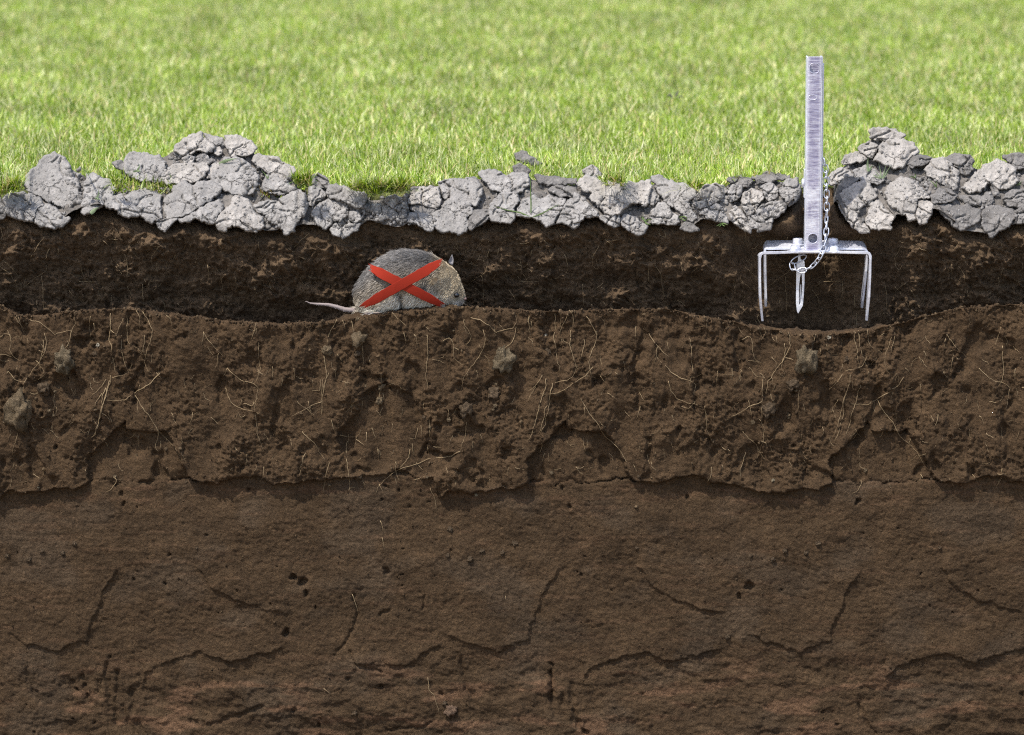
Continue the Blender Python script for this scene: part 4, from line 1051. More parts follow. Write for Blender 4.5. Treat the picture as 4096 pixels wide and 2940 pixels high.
def root_obj(path, rad, parent):
    q = np.array(path, float)
    seg = np.hypot(*np.diff(q, axis=0).T); tl = np.concatenate([[0], np.cumsum(seg)])
    m = max(4, int(tl[-1] / 2.2)); ti = np.linspace(0, tl[-1], m)
    q = np.stack([np.interp(ti, tl, q[:, 0]), np.interp(ti, tl, q[:, 1])], -1)
    s0 = random.uniform(0, 99)
    q[:, 0] += 1.1 * perlin(ti / 6, s0, seed=3) + 0.5 * perlin(ti / 2.5, s0, seed=4); q[:, 1] += 0.8 * perlin(ti / 6, s0 + 9, seed=3)
    up = None; run = []; runs = []
    for p in q:                                   # a root that passes the tunnel's lip is two roots
        y, u_ = surf(*p)
        if up is not None and u_ != up and run: runs.append((up, run)); run = []
        up = u_; run.append((p, y))
    runs.append((up, run))
    for u_, r in runs:
        if len(r) < 3: continue
        ys = np.array([a[1] for a in r]); ys = np.minimum(ys, np.convolve(np.pad(ys, 2, 'edge'), np.ones(5) / 5, 'valid')) - 0.0007
        p3 = []
        for (p, _), y in zip(r, ys):
            dv = P(*p, 0.0) - CAM; p3.append(CAM + dv * ((y - CAM[1]) / dv[1]))
        b = MB(); rad = rad * 0.72; k = np.linspace(1, 0.4, len(p3)); b.tube(p3, rad / 1000 * k, 4)
        b.build('root', M_ROOT, wall_o if u_ else bank, smooth=True)
for k, dx in enumerate(TILES):
    for r in LROOT:
        q = tile_poly('L', r, dx)
        if q[0][0] > (302, 742, 1040)[k] or (k and random.random() < 0.22): continue
        jx, jy = random.uniform(-9, 9) * (k > 0), random.uniform(-7, 7) * (k > 0); q = [(x + jx, y + jy) for x, y in q]
        root_obj(q, random.uniform(0.33, 0.52) if len(r) > 4 else random.uniform(0.26, 0.40), bank)
    for r in WROOT:
        q = tile_poly('A', r, dx)
        if q[0][0] > (310, 742, 1040)[k]: continue
        root_obj(q, random.uniform(0.26, 0.42), wall_o)
for r in LROOT_FIRST:
    for dx in (0, 440.4): root_obj(tile_poly('L', r, dx), 0.38, bank)
for r in UROOT: root_obj(cv('U', r), random.uniform(0.30, 0.46), bank)
for r in KROOT: root_obj(cv('K', r), 0.42, bank)
# hair-fine rootlets, beyond counting
for nm, par, n, box in (('rootlet', bank, 330, (0, 1024, 318, 480)), ('rootlet', wall_o, 230, (0, 1024, 215, 305))):
    b = MB()
    for k in range(n):
        u, v = random.uniform(box[0], box[1]), random.uniform(box[2], box[3]); a = math.pi / 2 + random.gauss(0, 0.6); p3 = []; first = None
        for j in range(6):
            y, up_ = surf(u, v)
            if first is None: first = up_
            if up_ != first or up_ != (par is wall_o): break
            dv = P(u, v, 0.0) - CAM; p3.append(CAM + dv * ((y - 0.0006 - CAM[1]) / dv[1]))
            a += random.gauss(0, 0.35); st = random.uniform(1.2, 2.6); u += math.cos(a) * st; v += math.sin(a) * st
        if len(p3) > 2: b.tube(p3, np.linspace(0.00024, 0.0001, len(p3)), 3)
    b.build(nm, M_ROOT, par, kind='stuff')

def lump(path_or_c, tint, parent, r=None, seed=1, name='soil_lump'):
    ic = bmesh.new(); bmesh.ops.create_icosphere(ic, subdivisions=3, radius=1.0)
    v = np.array([x.co[:] for x in ic.verts]); f = np.array([[x.index for x in fa.verts] for fa in ic.faces]); ic.free()
    if r is None:
        q = np.array(path_or_c); c = q.mean(0); hx, hy = np.ptp(q, axis=0) / 2
    else: c = np.array(path_or_c); hx = hy = r
    d_ = 0.9 + 0.55 * fbm(v[:, 0] * 1.5, v[:, 1] * 1.5, v[:, 2] * 1.5 + seed * 3.1, o=4, seed=seed, gain=0.7)
    v = v * d_[:, None] * np.array([hx, min(hx, hy) * 0.7, hy]) / 1000
    y, _ = surf(*c); p = P(*c, y - min(hx, hy) * 0.2 / 1000)
    cl = np.array(tint) * (1 + 0.25 * fbm(v[:, 0] * 300, v[:, 2] * 300, v[:, 1] * 300, o=2, seed=7))[:, None]
    o = link(name, mesh_np(name, v, f, M_LUMP, np.clip(cl, .01, 1)), parent); o.location = p
LIGHT = (0.165, 0.122, 0.074); MID = (0.105, 0.074, 0.046)
for k, dx in enumerate(TILES):
    if k == 0: lump(tile_poly('L', [(40,760),(90,720),(140,750),(170,800),(225,830),(215,900),(160,930),(130,960),(90,920),(50,860)], 0), LIGHT, bank, seed=2)
    else: lump(tile_poly('L', [(130,790),(225,830),(215,900),(150,910)], dx), MID, bank, seed=12)
    lump(tile_poly('L', [(370,490),(400,450),(455,410),(490,460),(485,510),(510,545),(450,600),(420,560),(385,540)], dx), (0.155, 0.12, 0.075), bank, seed=3 + k)
    for (x, y, r, tn) in ((685, 402, 2.0, (0.35, 0.31, 0.24)), (37, 935, 2.3, LIGHT), (342, 860, 2.2, LIGHT), (372, 893, 1.6, LIGHT), (185, 250, 1.3, LIGHT), (800, 1320, 2.0, LIGHT), (665, 465, 3.2, MID), (380, 725, 1.5, LIGHT), (265, 1395, 1.7, (0.3, 0.25, 0.17)), (310, 700, 6.5, MID), (1300, 1355, 1.5, MID)):
        (c,) = tile_poly('L', [(x, y)], dx)
        if k: c = (c[0] + random.uniform(-14, 14), c[1] + random.uniform(-10, 10))
        lump(c, tn, bank, r, seed=int(x) % 50 + k, name='pebble' if r < 3 else 'soil_lump')
    for (x, y, r) in ((520, 235, 2.6), (435, 300, 2.6), (205, 345, 2.8), (290, 285, 2.4), (2000, 885, 3.0), (2180, 500, 2.4), (2065, 482, 1.3), (1370, 265, 1.4), (50, 320, 2.0)):
        (c,) = tile_poly('N', [(x, y)], dx)
        if c[0] < (303, 742, 1040)[k]: lump(c, MID, bank, r, seed=int(x) % 50 + k + 5, name='pebble')
for (x, y, r, tn) in ((407, 360, 7.2, LIGHT), (188, 440, 5.2, LIGHT), (455, 690, 1.9, LIGHT), (567, 690, 3.6, LIGHT), (555, 792, 3.6, LIGHT), (400, 462, 3.4, MID), (405, 220, 2.2, LIGHT), (865, 905, 2.4, MID), (905, 975, 2.0, LIGHT), (415, 1325, 3.0, MID), (888, 1325, 1.4, LIGHT), (205, 1380, 1.4, LIGHT)):
    (c,) = cv('U', [(x, y)]); lump(c, tn, bank, r, seed=int(x) % 40, name='pebble' if r < 3 else 'soil_lump')
for (x, y, r) in ((1050, 1400, 6.5), (1010, 1350, 2.6), (1045, 135, 3.0), (380, 1420, 2.8), (1190, 345, 2.6)):
    (c,) = cv('K', [(x, y)]); lump(c, (0.16, 0.105, 0.07) if r > 4 else MID, bank, r, seed=int(x) % 30, name='soil_lump' if r > 4 else 'pebble')

# loose crumbs stuck to the cut face and lying along the lip
cvs, cfs, ccs, n0 = [], [], [], 0
for k in range(2300):
    u = rg.uniform(-20, 1045)
    li = float(np.interp(u, UU, lip))
    if k < 1000: py = li + rg.normal(2.0, 2.2); r = rg.uniform(0.5, 1.7)
    else:
        py = li + (np.interp(u, e1[:, 0], e1[:, 1]) - li) * rg.uniform(0, 1) ** 0.8; r = rg.choice([0.5, 0.8, 1.2, 1.9], p=[.4, .35, .18, .07])
    if k % 9 == 0: py = rg.uniform(490, 735); r *= 0.8
    if py < li + 0.5: p = np.array(P(u, li + 0.5, YF + 0.003))
    else:
        y, _ = surf(u, py); p = np.array(P(u, py, y - 0.0002))
    v = IV * (1 + 0.4 * rg.uniform(-1, 1, (len(IV), 1))) * rg.uniform(0.6, 1.3, 3) * r / 1000
    cvs.append(v + p); cfs.append(IF + n0); n0 += len(v)
    ccs.append(np.repeat((np.array((0.13, 0.090, 0.052)) if rg.random() < 0.3 else np.array((0.080, 0.051, 0.028)))[None] * rg.uniform(0.7, 1.3), len(v), 0))
link('soil_crumb', mesh_np('soil_crumb', np.concatenate(cvs), np.concatenate(cfs), M_LUMP, np.concatenate(ccs)), bank, kind='stuff')

# ------------------------------------------------------------------ the vole
YV = -0.036
TOPV = np.array([(672,640),(680,590),(710,535),(780,430),(880,322),(1000,232),(1120,172),(1270,147),(1450,162),(1600,200),(1730,268),(1850,352),(1900,405),(1950,522),(1985,622),(2000,680),(2004,730)], float)
BOTV = np.array([(672,640),(675,740),(690,830),(740,890),(830,930),(960,915),(1100,892),(1330,876),(1500,866),(1700,852),(1850,850),(1920,846),(1970,815),(1995,775),(2004,730)], float)
WIDV = np.array([(672,0),(680,8),(700,13),(740,18),(850,24),(1000,28),(1150,29),(1300,27),(1450,25),(1600,22),(1750,18.5),(1850,15),(1920,11),(1970,7.5),(1995,4),(2004,0)], float)
def vole_front(zx):
    return itp(TOPV, zx), itp(BOTV, zx), itp(WIDV, zx)
Nx, Na = 110, 72
sx = 672.2 + (2003.8 - 672.2) * (1 - np.cos(np.linspace(0.02, math.pi - 0.02, Nx))) / 2
vv = []
for zx in sx:
    T, B, W = vole_front(zx)
    sq_ = min(1.0, (B - T) / 160.0); T, B, W = T + 22 * sq_, B - 14 * sq_, max(W - 1.8 * sq_, 0.2)
    c, hh = (T + B) / 2, (B - T) / 2
    for k in range(Na):
        a = 2 * math.pi * k / Na
        sy, cz = math.sin(a), math.cos(a)                     # cz=1 top
        wloc = W
        if cz < 0:                                            # haunch and shoulder bulge, crease between
            wloc = W * (1 + 0.14 * math.exp(-((zx - 1010) / 130) ** 2) * -cz + 0.09 * math.exp(-((zx - 1440) / 110) ** 2) * -cz - 0.30 * math.exp(-((zx - 1240) / 40) ** 2) * (-cz) ** .7)
        wloc *= 1 - 0.10 * math.exp(-((zx - 1545) / 55) ** 2) * math.exp(-((cz - 0.1) / 0.55) ** 2)          # neck
        wloc *= (1 + 0.12 * math.exp(-((zx - 1780) / 80) ** 2) * math.exp(-((cz + 0.35) / 0.4) ** 2))       # cheek
        zz = c - hh * np.sign(cz) * abs(cz) ** (0.92 if cz > 0 else 0.80)
        (pp,) = cv('V', [(zx, zz)])
        q = P(pp[0], pp[1], YV); vv.append((q[0], YV + wloc / 1000 * math.copysign(abs(sy) ** 0.9, sy), q[2]))
vv = np.array(vv)
ff = []
for i in range(Nx - 1):
    for k in range(Na):
        l = (k + 1) % Na; ff.append((i * Na + k, i * Na + l, (i + 1) * Na + l, (i + 1) * Na + k))
ff.append(tuple(range(Na))[::-1]); ff.append(tuple((Nx - 1) * Na + k for k in range(Na)))
vb = MB(); vb.add(vv, ff)
def VP(zx, zy, y=0.0):
    (p,) = cv('V', [(zx, zy)]); return P(p[0], p[1], YV + y)
tl = [(760,870),(640,882),(540,872),(440,838),(340,813),(230,806),(130,797),(62,768)]; tr = [3.4,2.7,2.45,2.1,1.75,1.35,0.95,0.6]
ti = np.linspace(0, 7, 40); tq = np.array(tl, float)
tpath = [VP(np.interp(a, range(8), tq[:, 0]), np.interp(a, range(8), tq[:, 1]), 0.004 - 0.004 * a / 7) for a in ti]
vb.tube(tpath, np.interp(ti, range(8), tr) / 1000, 12)
def blob(c, r, n=10):
    prof = [(math.sin(math.pi * i / n) * 1.0 + 1e-4, -math.cos(math.pi * i / n)) for i in range(n + 1)]
    b = MB(); b.lathe(prof, (0, 0, 0), sides=12); v = b.v[0] * np.array(r) + np.array(c); vb.add(v, b.f)
for y in (-0.020, 0.018):                                     # paws tucked under the body
    blob(VP(900, 922, y), (0.0115, 0.0042, 0.0022)); blob(VP(1690, 852, y * 0.55), (0.0065, 0.0034, 0.0022))
    for j in range(4):
        blob(VP(1030 + (j % 2) * 8, 922, y - 0.0033 + 0.0022 * j), (0.0030, 0.0011, 0.0011)); blob(VP(1765 + (j % 2) * 6, 856, y * 0.55 - 0.003 + 0.002 * j), (0.0022, 0.0010, 0.0010))
tmp = vb.build('vole_form', M_SKIN)
md = tmp.modifiers.new('r', 'REMESH'); md.mode = 'VOXEL'; md.voxel_size = 0.00085; md.use_smooth_shade = True
ms = tmp.modifiers.new('s', 'SMOOTH'); ms.factor = 0.5; ms.iterations = 3
dg = bpy.context.evaluated_depsgraph_get()
ev = tmp.evaluated_get(dg); bme = bpy.data.meshes.new_from_object(ev)
bpy.data.objects.remove(tmp)
nv = len(bme.vertices); bco = np.zeros(nv * 3, np.float32); bme.vertices.foreach_get('co', bco); bco = bco.reshape(-1, 3)
org = np.array(VP(1300, 892))
px_, py_ = proj(bco.astype(float)); VX = (px_ - 300) / .08267; VY = (py_ - 237.5) / .08267
def vole_colour(X_, Y_):
    T, B, W = vole_front(np.clip(X_, 673, 2003))
    f = np.clip((Y_ - T) / np.maximum(B - T, 20), 0, 1)
    face = S(X_, 1560, 1760)
    back = np.array([0.165, 0.152, 0.140]); side = np.array([0.250, 0.208, 0.156]); belly = np.array([0.58, 0.53, 0.44]); fc = np.array([0.50, 0.40, 0.26])
    rump = (1 - S(X_, 700, 1150))[:, None]
    c = back + (side - back) * S(f, 0.1, 0.55)[:, None]
    c = c * (1 - 0.35 * rump * (1 - S(f, .45, .8))[:, None])
    c = c + (belly - c) * (S(f, 0.52, 0.82) * (0.35 + 0.65 * S(X_, 700, 950)))[:, None]
    c = c + (fc - c) * (face * (1 - 0.65 * S(f, 0.62, 0.95)))[:, None] * 0.85
    return c, f
cskin, _ = vole_colour(VX, VY)
tailm = (VX < 690) & (VY > 730)
pawm = VY > 905
cskin = cskin * 0.45; cskin[tailm] = (0.24, 0.20, 0.19); cskin[pawm] = (0.20, 0.155, 0.135)
at = bme.color_attributes.new('tint', 'FLOAT_COLOR', 'POINT'); c4 = np.ones((nv, 4), np.float32); c4[:, :3] = cskin; at.data.foreach_set('color', c4.ravel())
bme.vertices.foreach_set('co', (bco - org).astype(np.float32).ravel()); bme.update()
bme.materials.clear(); bme.materials.append(M_SKIN)
vole = empty('vole', org)
thing(vole, 'plump grey-brown vole with a pale tail crouching on the tunnel floor', 'vole')
body = link('body', bme, vole)
# fur
bme.calc_loop_triangles()
nt_ = len(bme.loop_triangles); tri = np.zeros(nt_ * 3, np.int32); bme.loop_triangles.foreach_get('vertices', tri); tri = tri.reshape(-1, 3)
loc = (bco - org).astype(float)
A_, B_, C_ = loc[tri[:, 0]], loc[tri[:, 1]], loc[tri[:, 2]]
nrm = np.cross(B_ - A_, C_ - A_); ar = np.linalg.norm(nrm, axis=1); nrm /= ar[:, None] + 1e-15
NH = 60000
pk = RNG.choice(nt_, NH, p=ar / ar.sum())
r1_, r2_ = np.sqrt(RNG.random(NH)), RNG.random(NH)
hp = A_[pk] * (1 - r1_)[:, None] + B_[pk] * (r1_ * (1 - r2_))[:, None] + C_[pk] * (r1_ * r2_)[:, None]
hn = nrm[pk]
hx_, hy_ = proj(hp + org); HX = (hx_ - 300) / .08267; HY = (hy_ - 237.5) / .08267
keep = (HY < 900) & ~((HX < 690) & (HY > 735) & (HX < 700)) | (RNG.random(NH) < 0.12)
hp, hn, HX, HY = hp[keep], hn[keep], HX[keep], HY[keep]; NH = len(hp)
onTail = (HX < 672)
face = S(HX, 1500, 1880)
flow = np.stack([-0.85 + 0.0 * HX, np.zeros(NH), -0.55 - 0.3 * S(HY, 600, 850)], -1)
flow += 0.25 * np.stack([perlin(hp[:, 0] * 120, hp[:, 2] * 120, hp[:, 1] * 120, 61), perlin(hp[:, 0] * 120, hp[:, 2] * 120, hp[:, 1] * 120, 62), perlin(hp[:, 0] * 120, hp[:, 2] * 120, hp[:, 1] * 120, 63)], -1)
tg = flow - (flow * hn).sum(1)[:, None] * hn; tg /= np.linalg.norm(tg, axis=1)[:, None] + 1e-9
lift = (0.22 + 0.22 * RNG.random(NH))[:, None]
dr = tg * (1 - lift * 0.45) + hn * lift + RNG.normal(0, 0.10, (NH, 3)); dr /= np.linalg.norm(dr, axis=1)[:, None]
ln_ = (0.0060 - 0.0040 * face) * RNG.uniform(0.7, 1.25, NH); ln_[HX > 1930] *= 0.6; ln_[onTail] = 0.0008
ln_[RNG.random(NH) < 0.04] *= 1.35
dd_ = np.hypot(HX - 1888, HY - 695); ln_[dd_ < 60] *= 0.45
hw_ = np.where(face > 0.5, 0.00024, 0.00030) * RNG.uniform(0.7, 1.2, NH)
cbase, ff_ = vole_colour(HX, HY)
u = RNG.random(NH)[:, None]
clump = 1 + 0.35 * perlin(hp[:, 0] * 260, hp[:, 2] * 260, hp[:, 1] * 260, 65)[:, None]
cm = np.where(u < 0.26, cbase * 0.45, np.where(u < 0.75, cbase * 1.0, cbase * 1.5 + 0.02)) * clump
tuft_ = np.exp(-((HX - 1640) / 34) ** 2 - ((HY - 515) / 34) ** 2)[:, None] * 0.8
cm = cm * (1 - tuft_) + np.array([0.46, 0.36, 0.22]) * tuft_
for (ex_, ey_, es_) in ((1565, 545, 40), (1500, 600, 34), (1672, 625, 34), (1925, 580, 14), (1235, 700, 40), (1255, 790, 34)):  # darker fur by ear and neck; shade of the flank crease painted in
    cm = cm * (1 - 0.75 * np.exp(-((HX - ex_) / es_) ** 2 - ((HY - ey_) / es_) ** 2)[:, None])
dark_eye = np.exp(-((HX - 1905) / 45) ** 2 - ((HY - 735) / 30) ** 2)[:, None] * 0.5
muz = S(HX, 1900, 1960)[:, None] * S(HY, 700, 760)[:, None] * 0.6
cm = cm * (1 - muz) + np.array([0.42, 0.34, 0.30]) * muz
ring = np.exp(-((np.hypot(HX - 1885, (HY - 697) * 1.1) - 44) / 15) ** 2)[:, None] * 0.75
cm = cm * (1 - ring) + np.array([0.50, 0.42, 0.30]) * ring
cm = np.where(onTail[:, None], np.array([0.30, 0.26, 0.25]), cm * (1 - dark_eye))
sd_ = np.cross(dr, RNG.normal(size=(NH, 3))); sd_ /= np.linalg.norm(sd_, axis=1)[:, None]
sd_ = np.cross(dr, np.array([0.1, -1, 0.15]) + 0.5 * RNG.normal(size=(NH, 3))); sd_ /= np.linalg.norm(sd_, axis=1)[:, None] + 1e-9
droop = tg * 0.35 - hn * 0.25
p0 = hp - hn * 0.0004; p1 = hp + dr * (ln_ * 0.5)[:, None]; p2 = hp + (dr + 0.3 * droop) * ln_[:, None]
hv = np.stack([p0 - sd_ * hw_[:, None] / 2, p0 + sd_ * hw_[:, None] / 2, p1 - sd_ * hw_[:, None] * .42, p1 + sd_ * hw_[:, None] * .42, p2], 1).reshape(-1, 3)
hb = (np.arange(NH) * 5)[:, None]
hc = np.stack([cm * 0.55, cm * 0.55, cm, cm, np.clip(cm * 1.25, 0, 1)], 1).reshape(-1, 3)
link('fur', mesh_np('fur', hv, [hb + np.array([[0, 1, 3, 2]]), hb + np.array([[2, 3, 4]])], M_FUR, np.clip(hc, 0.004, 0.9)), vole, kind='stuff')
# eye, ears, nose, whiskers
VB = BVHTree.FromPolygons([tuple(x) for x in bco.astype(float)], [tuple(int(i) for i in t_) for t_ in tri])
def on_vole(zx, zy):
    (p,) = cv('V', [(zx, zy)]); l, n_, i, d_ = VB.ray_cast(Vector(CAM), ray(*p)); return (l, n_) if l else (Vector(VP(zx, zy)), Vector((0, -1, 0)))
def sphere(name, c, r, mat, par, sq=(1, 1, 1)):
    n_ = 12; b = MB(); b.lathe([(math.sin(math.pi * i / n_) + 1e-4, -math.cos(math.pi * i / n_)) for i in range(n_ + 1)], (0, 0, 0), sides=20)
    b.v[0] = b.v[0] * r * np.array(sq) + np.array(c) - org; return b.build(name, mat, par, smooth=True)
el, en = on_vole(1888, 695)
eye = sphere('eye', np.array(el) + np.array(en) * 0.0008, 0.0026, M_EYE, vole, (1.05, 1, 0.95))
l2, n2_ = on_vole(1992, 742); sphere('nose', np.array(l2) + np.array((0.0006, -0.0004, 0)), 0.0020, M_NOSE, vole, (0.8, 1.1, 0.8))
def ear(outline, y_, depth, colr, name, lab=None):
    q = np.array([VP(x, y, y_) for x, y in outline]) - org; c = q.mean(0); vs_, fs_ = [], []
    n_ = len(q)
    cup = np.array((0.0, depth, 0.0))
    verts = np.concatenate([q, c + (q - c) * 0.55 + cup * 0.7, [c + cup], q + np.array((0, 0.0008, 0)), [c + cup + np.array((0, 0.0010, 0))]])
    for k in range(n_):
        l = (k + 1) % n_
        fs_ += [(k, l, n_ + l, n_ + k), (n_ + k, n_ + l, 2 * n_), (2 * n_ + 1 + k, 3 * n_ + 1, 2 * n_ + 1 + l), (k, 2 * n_ + 1 + k, 2 * n_ + 1 + l, l)]
    me = bpy.data.meshes.new(name); me.from_pydata([tuple(v) for v in verts], [], fs_); me.polygons.foreach_set('use_smooth', [True] * len(fs_)); me.materials.append(colr)
    return link(name, me, vole)
M_WHISK = plain('whisker_pale', (0.55, 0.52, 0.48), 0.5); M_EARF = plain('ear_grey', (0.22, 0.21, 0.22), 0.8); M_EARN = plain('ear_tan', (0.36, 0.27, 0.17), 0.9)
e_ = ear([(1796,292),(1808,262),(1822,235),(1840,203),(1847,230),(1858,262),(1856,300),(1850,335),(1825,330),(1805,312)], 0.010, 0.002, M_EARF, 'ear'); e_['label'] = 'pointed grey far ear standing up'
l3, _n = on_vole(1635, 525)
e_ = ear([(1606,562),(1592,532),(1602,500),(1626,480),(1652,480),(1668,502),(1662,534),(1644,558),(1622,570)], l3.y - YV - 0.0036, 0.0028, M_EARN, 'ear'); e_['label'] = 'tan near ear buried in fur'
for k in range(13):
    s0, _n = on_vole(1925 + random.uniform(-22, 30), 785 + random.uniform(-18, 22)); a = random.uniform(1.9, 4.9) if k % 3 else random.uniform(-1.2, 0.2)
    l_ = random.uniform(0.005, 0.010); d3 = Vector((math.cos(a) * 0.8, -0.55, -abs(math.sin(a)) * 0.8)).normalized()
    p0_ = np.array(s0) - org; b = MB(); b.tube([p0_, p0_ + np.array(d3) * l_ * .5, p0_ + np.array(d3) * l_ + np.array((0, 0, -0.0006))], [0.00016, 0.00012, 0.00005], 4)
    b.build('whisker', M_DARK if k % 3 == 0 else M_WHISK, vole)

# ------------------------------------------------------------------ red cross over the vole's side
cross = empty('red_cross', VP(1230, 560, -0.034))
thing(cross, 'bright red cross of two brush strokes lying over the vole\'s side', 'cross')
corg = np.array(cross.location)
def cross_y(zx, zy):
    T, B, W = vole_front(np.clip(zx, 673, 2003))
    c, hh = (T + B) / 2, np.maximum((B - T) / 2, 1)
    q = np.clip(1 - ((zy - c) / (hh * 1.12)) ** 2, 0.03, 1)
    return -(0.6 * W * np.sqrt(q) + 0.4 * 27.0 + 4.6) / 1000
def stroke(p0, p1, w0, w1, seed, lift):
    rg_ = np.random.default_rng(seed)
    p0, p1 = np.array(p0, float), np.array(p1, float); d_ = p1 - p0; Ln = np.hypot(*d_); d_ /= Ln; nn = np.array((-d_[1], d_[0]))
    nl, nw = 70, 22
    v = []
    e0 = rg_.uniform(-44, 34, nw); e1_ = rg_.uniform(-46, 44, nw)
    e0 = np.repeat(e0[::2], 2)[:nw] * .6 + e0 * .4; e1_ = np.repeat(e1_[::2], 2)[:nw] * .6 + e1_ * .4
    sl0 = np.linspace(-18, 18, nw); sl1 = np.linspace(22, -22, nw)
    for j in range(nw):
        g_ = j / (nw - 1) - 0.5
        for i in range(nl):
            f = i / (nl - 1); s_ = e0[j] + sl0[j] + f * (Ln + e1_[j] + sl1[j] - e0[j] - sl0[j])
            wl = (w0 + (w1 - w0) * f) * (0.55 + 0.45 * min(1, min(f, 1 - f) * 6)) * (1 + 0.05 * float(perlin(f * 9, seed, seed=8)))
            wob = 5 * float(perlin(f * 14, g_ * 2 + seed, seed=12)) * (abs(g_) > 0.45)
            v.append(p0 + d_ * s_ + nn * (g_ * wl + wob))
    v = np.array(v); yy = cross_y(v[:, 0], v[:, 1])
    def lay(off): 
        return np.array([VP(a[0], a[1], y - off) for a, y in zip(v, yy)]) - corg
    F, Bk = lay(0.0008 + lift), lay(lift)
    g1 = grid_faces(nw, nl); m = nw * nl
    idx = np.arange(m).reshape(nw, nl)
    ring = np.concatenate([idx[0, :], idx[1:, -1], idx[-1, -2::-1], idx[-2:0:-1, 0]]); r2 = np.roll(ring, -1)
    me = mesh_np('brush_stroke', np.concatenate([F, Bk]), np.concatenate([g1, g1[:, ::-1] + m, np.stack([ring, r2, r2 + m, ring + m], -1)]), M_RED)
    bm = bmesh.new(); bm.from_mesh(me); bmesh.ops.recalc_face_normals(bm, faces=bm.faces); bm.to_mesh(me); bm.free()
    link('brush_stroke', me, cross)
stroke((858, 372), (1718, 815), 126, 104, 3, 0.0)
stroke((760, 832), (1706, 300), 112, 122, 5, 0.0006)

# ------------------------------------------------------------------ the trap
YT = -0.026
def TP(zx, zy, y): (p,) = cv('T', [(zx, zy)]); return P(p[0], p[1], y)
def HP(zx, zy, y): (p,) = cv('H', [(zx, zy)]); return P(p[0], p[1], y)
trap = empty('pronged_trap', TP(985, 450, YT)); torg = np.array(trap.location)
thing(trap, 'galvanised steel pronged trap with tall upright handle, standing in the tunnel', 'trap')
def strap(path_zx, y0, y1, thick, name, taper=None, roll=0.0, par=trap):
    """bent flat strap: path in the picture plane, width between y0 and y1"""
    q = np.array([TP(x, y, (y0 + y1) / 2) for x, y in path_zx]); n_ = len(q); v = []
    for i in range(n_):
        a, b = q[max(i - 1, 0)], q[min(i + 1, n_ - 1)]; tg_ = (b - a) / np.linalg.norm(b - a); nn = np.array((-tg_[2], 0, tg_[0]))
        k = 1 if taper is None else taper[i]
        hw2 = (y1 - y0) / 2 * k
        wv_ = np.array((0, hw2, hw2 * roll * abs(tg_[0])))
        for sy, st_ in ((-1, -1), (1, -1), (1, 1), (-1, 1)): v.append(q[i] + sy * wv_ + nn * st_ * thick / 2 - torg)
    f = []
    for i in range(n_ - 1):
        for k in range(4):
            l = (k + 1) % 4; f.append((i * 4 + k, i * 4 + l, i * 4 + 4 + l, i * 4 + 4 + k))
    f += [(3, 2, 1, 0), tuple((n_ - 1) * 4 + k for k in range(4))]
    b = MB(); b.add(v, f); return b.build(name, M_ZINC, par, bevel=0.0003)
def corner(c, a, b, n_=6):          # rounded bend from a to b around corner c
    return [((1 - t_) ** 2 * a[0] + 2 * t_ * (1 - t_) * c[0] + t_ * t_ * b[0], (1 - t_) ** 2 * a[1] + 2 * t_ * (1 - t_) * c[1] + t_ * t_ * b[1]) for t_ in np.linspace(0, 1, n_)]
fy0, fy1 = YT - 0.010, YT + 0.008
front_bar = corner((204,472),(205,525),(262,468)) + [(450,464),(630,457),(985,455),(1300,457),(1560,462)] + corner((1766,466),(1710,466),(1765,525))
strap(front_bar, fy0, fy1, 0.0028, 'front_bar', roll=-0.14)
strap([(205,523),(206,800),(212,1062),(228,1250),(247,1428)], fy0, fy1, 0.0021, 'prong', [1, .95, .85, .6, .35])
strap([(1765,523),(1762,760),(1748,1080),(1732,1260),(1720,1422)], fy0, fy1, 0.0022, 'prong', [1, .95, .85, .6, .35])
ry0, ry1 = YT + 0.016, YT + 0.034
rear_bar = corner((268,345),(276,455),(340,358)) + [(500,355),(740,352),(985,350),(1300,356),(1560,362)] + corner((1728,368),(1650,364),(1722,500))
strap(rear_bar, ry0, ry1, 0.0022, 'rear_bar', roll=0.30)
strap([(279,450),(282,700),(288,900),(293,1100),(296,1222)], ry0, ry1, 0.0021, 'prong', [1, .95, .85, .7, .35])
strap([(1718,490),(1706,700),(1688,900),(1662,1130),(1653,1240)], ry0, ry1, 0.0021, 'prong', [1, .95, .85, .7, .35])
def bolt(zx, zy, y, r, h_, wr, name, dome):
    c = TP(zx, zy, y) - torg
    b = MB(); b.lathe([(wr * 0.55, 0), (wr, 0), (wr, 0.0007), (wr * 0.7, 0.0009)], c, sides=28); b.build('washer', M_ZINC, trap, smooth=False)
    b = MB()
    if dome: b.lathe([(r, 0.0006), (r * 1.05, h_ * .45), (r * 0.9, h_ * .85), (r * 0.55, h_), (1e-4, h_ * 1.03)], c, sides=28)
    else: b.lathe([(r, 0.0006), (r, h_ * .85), (r * 0.9, h_), (r * 0.55, h_), (r * 0.5, h_ * 0.8), (1e-4, h_ * 0.78)], c, sides=28)
    b.build('bolt', M_ZINC, trap, smooth=True)
bolt(745, 350, YT + 0.025, 0.0050, 0.0066, 0.0082, 'bolt', False); bolt(1245, 352, YT + 0.025, 0.0050, 0.0066, 0.0082, 'bolt', False)
bolt(715, 452, YT - 0.003, 0.0056, 0.0062, 0.0092, 'bolt', True); bolt(1250, 454, YT - 0.003, 0.0056, 0.0062, 0.0092, 'bolt', True)
b = MB(); p = TP(985, 428, YT) - torg; b.box((p[0] - 0.0215, -0.012, p[2] - 0.0012), (p[0] + 0.0215, 0.034, p[2] + 0.0006)); b.build('hinge_plate', M_ZINC, trap, bevel=0.0004)

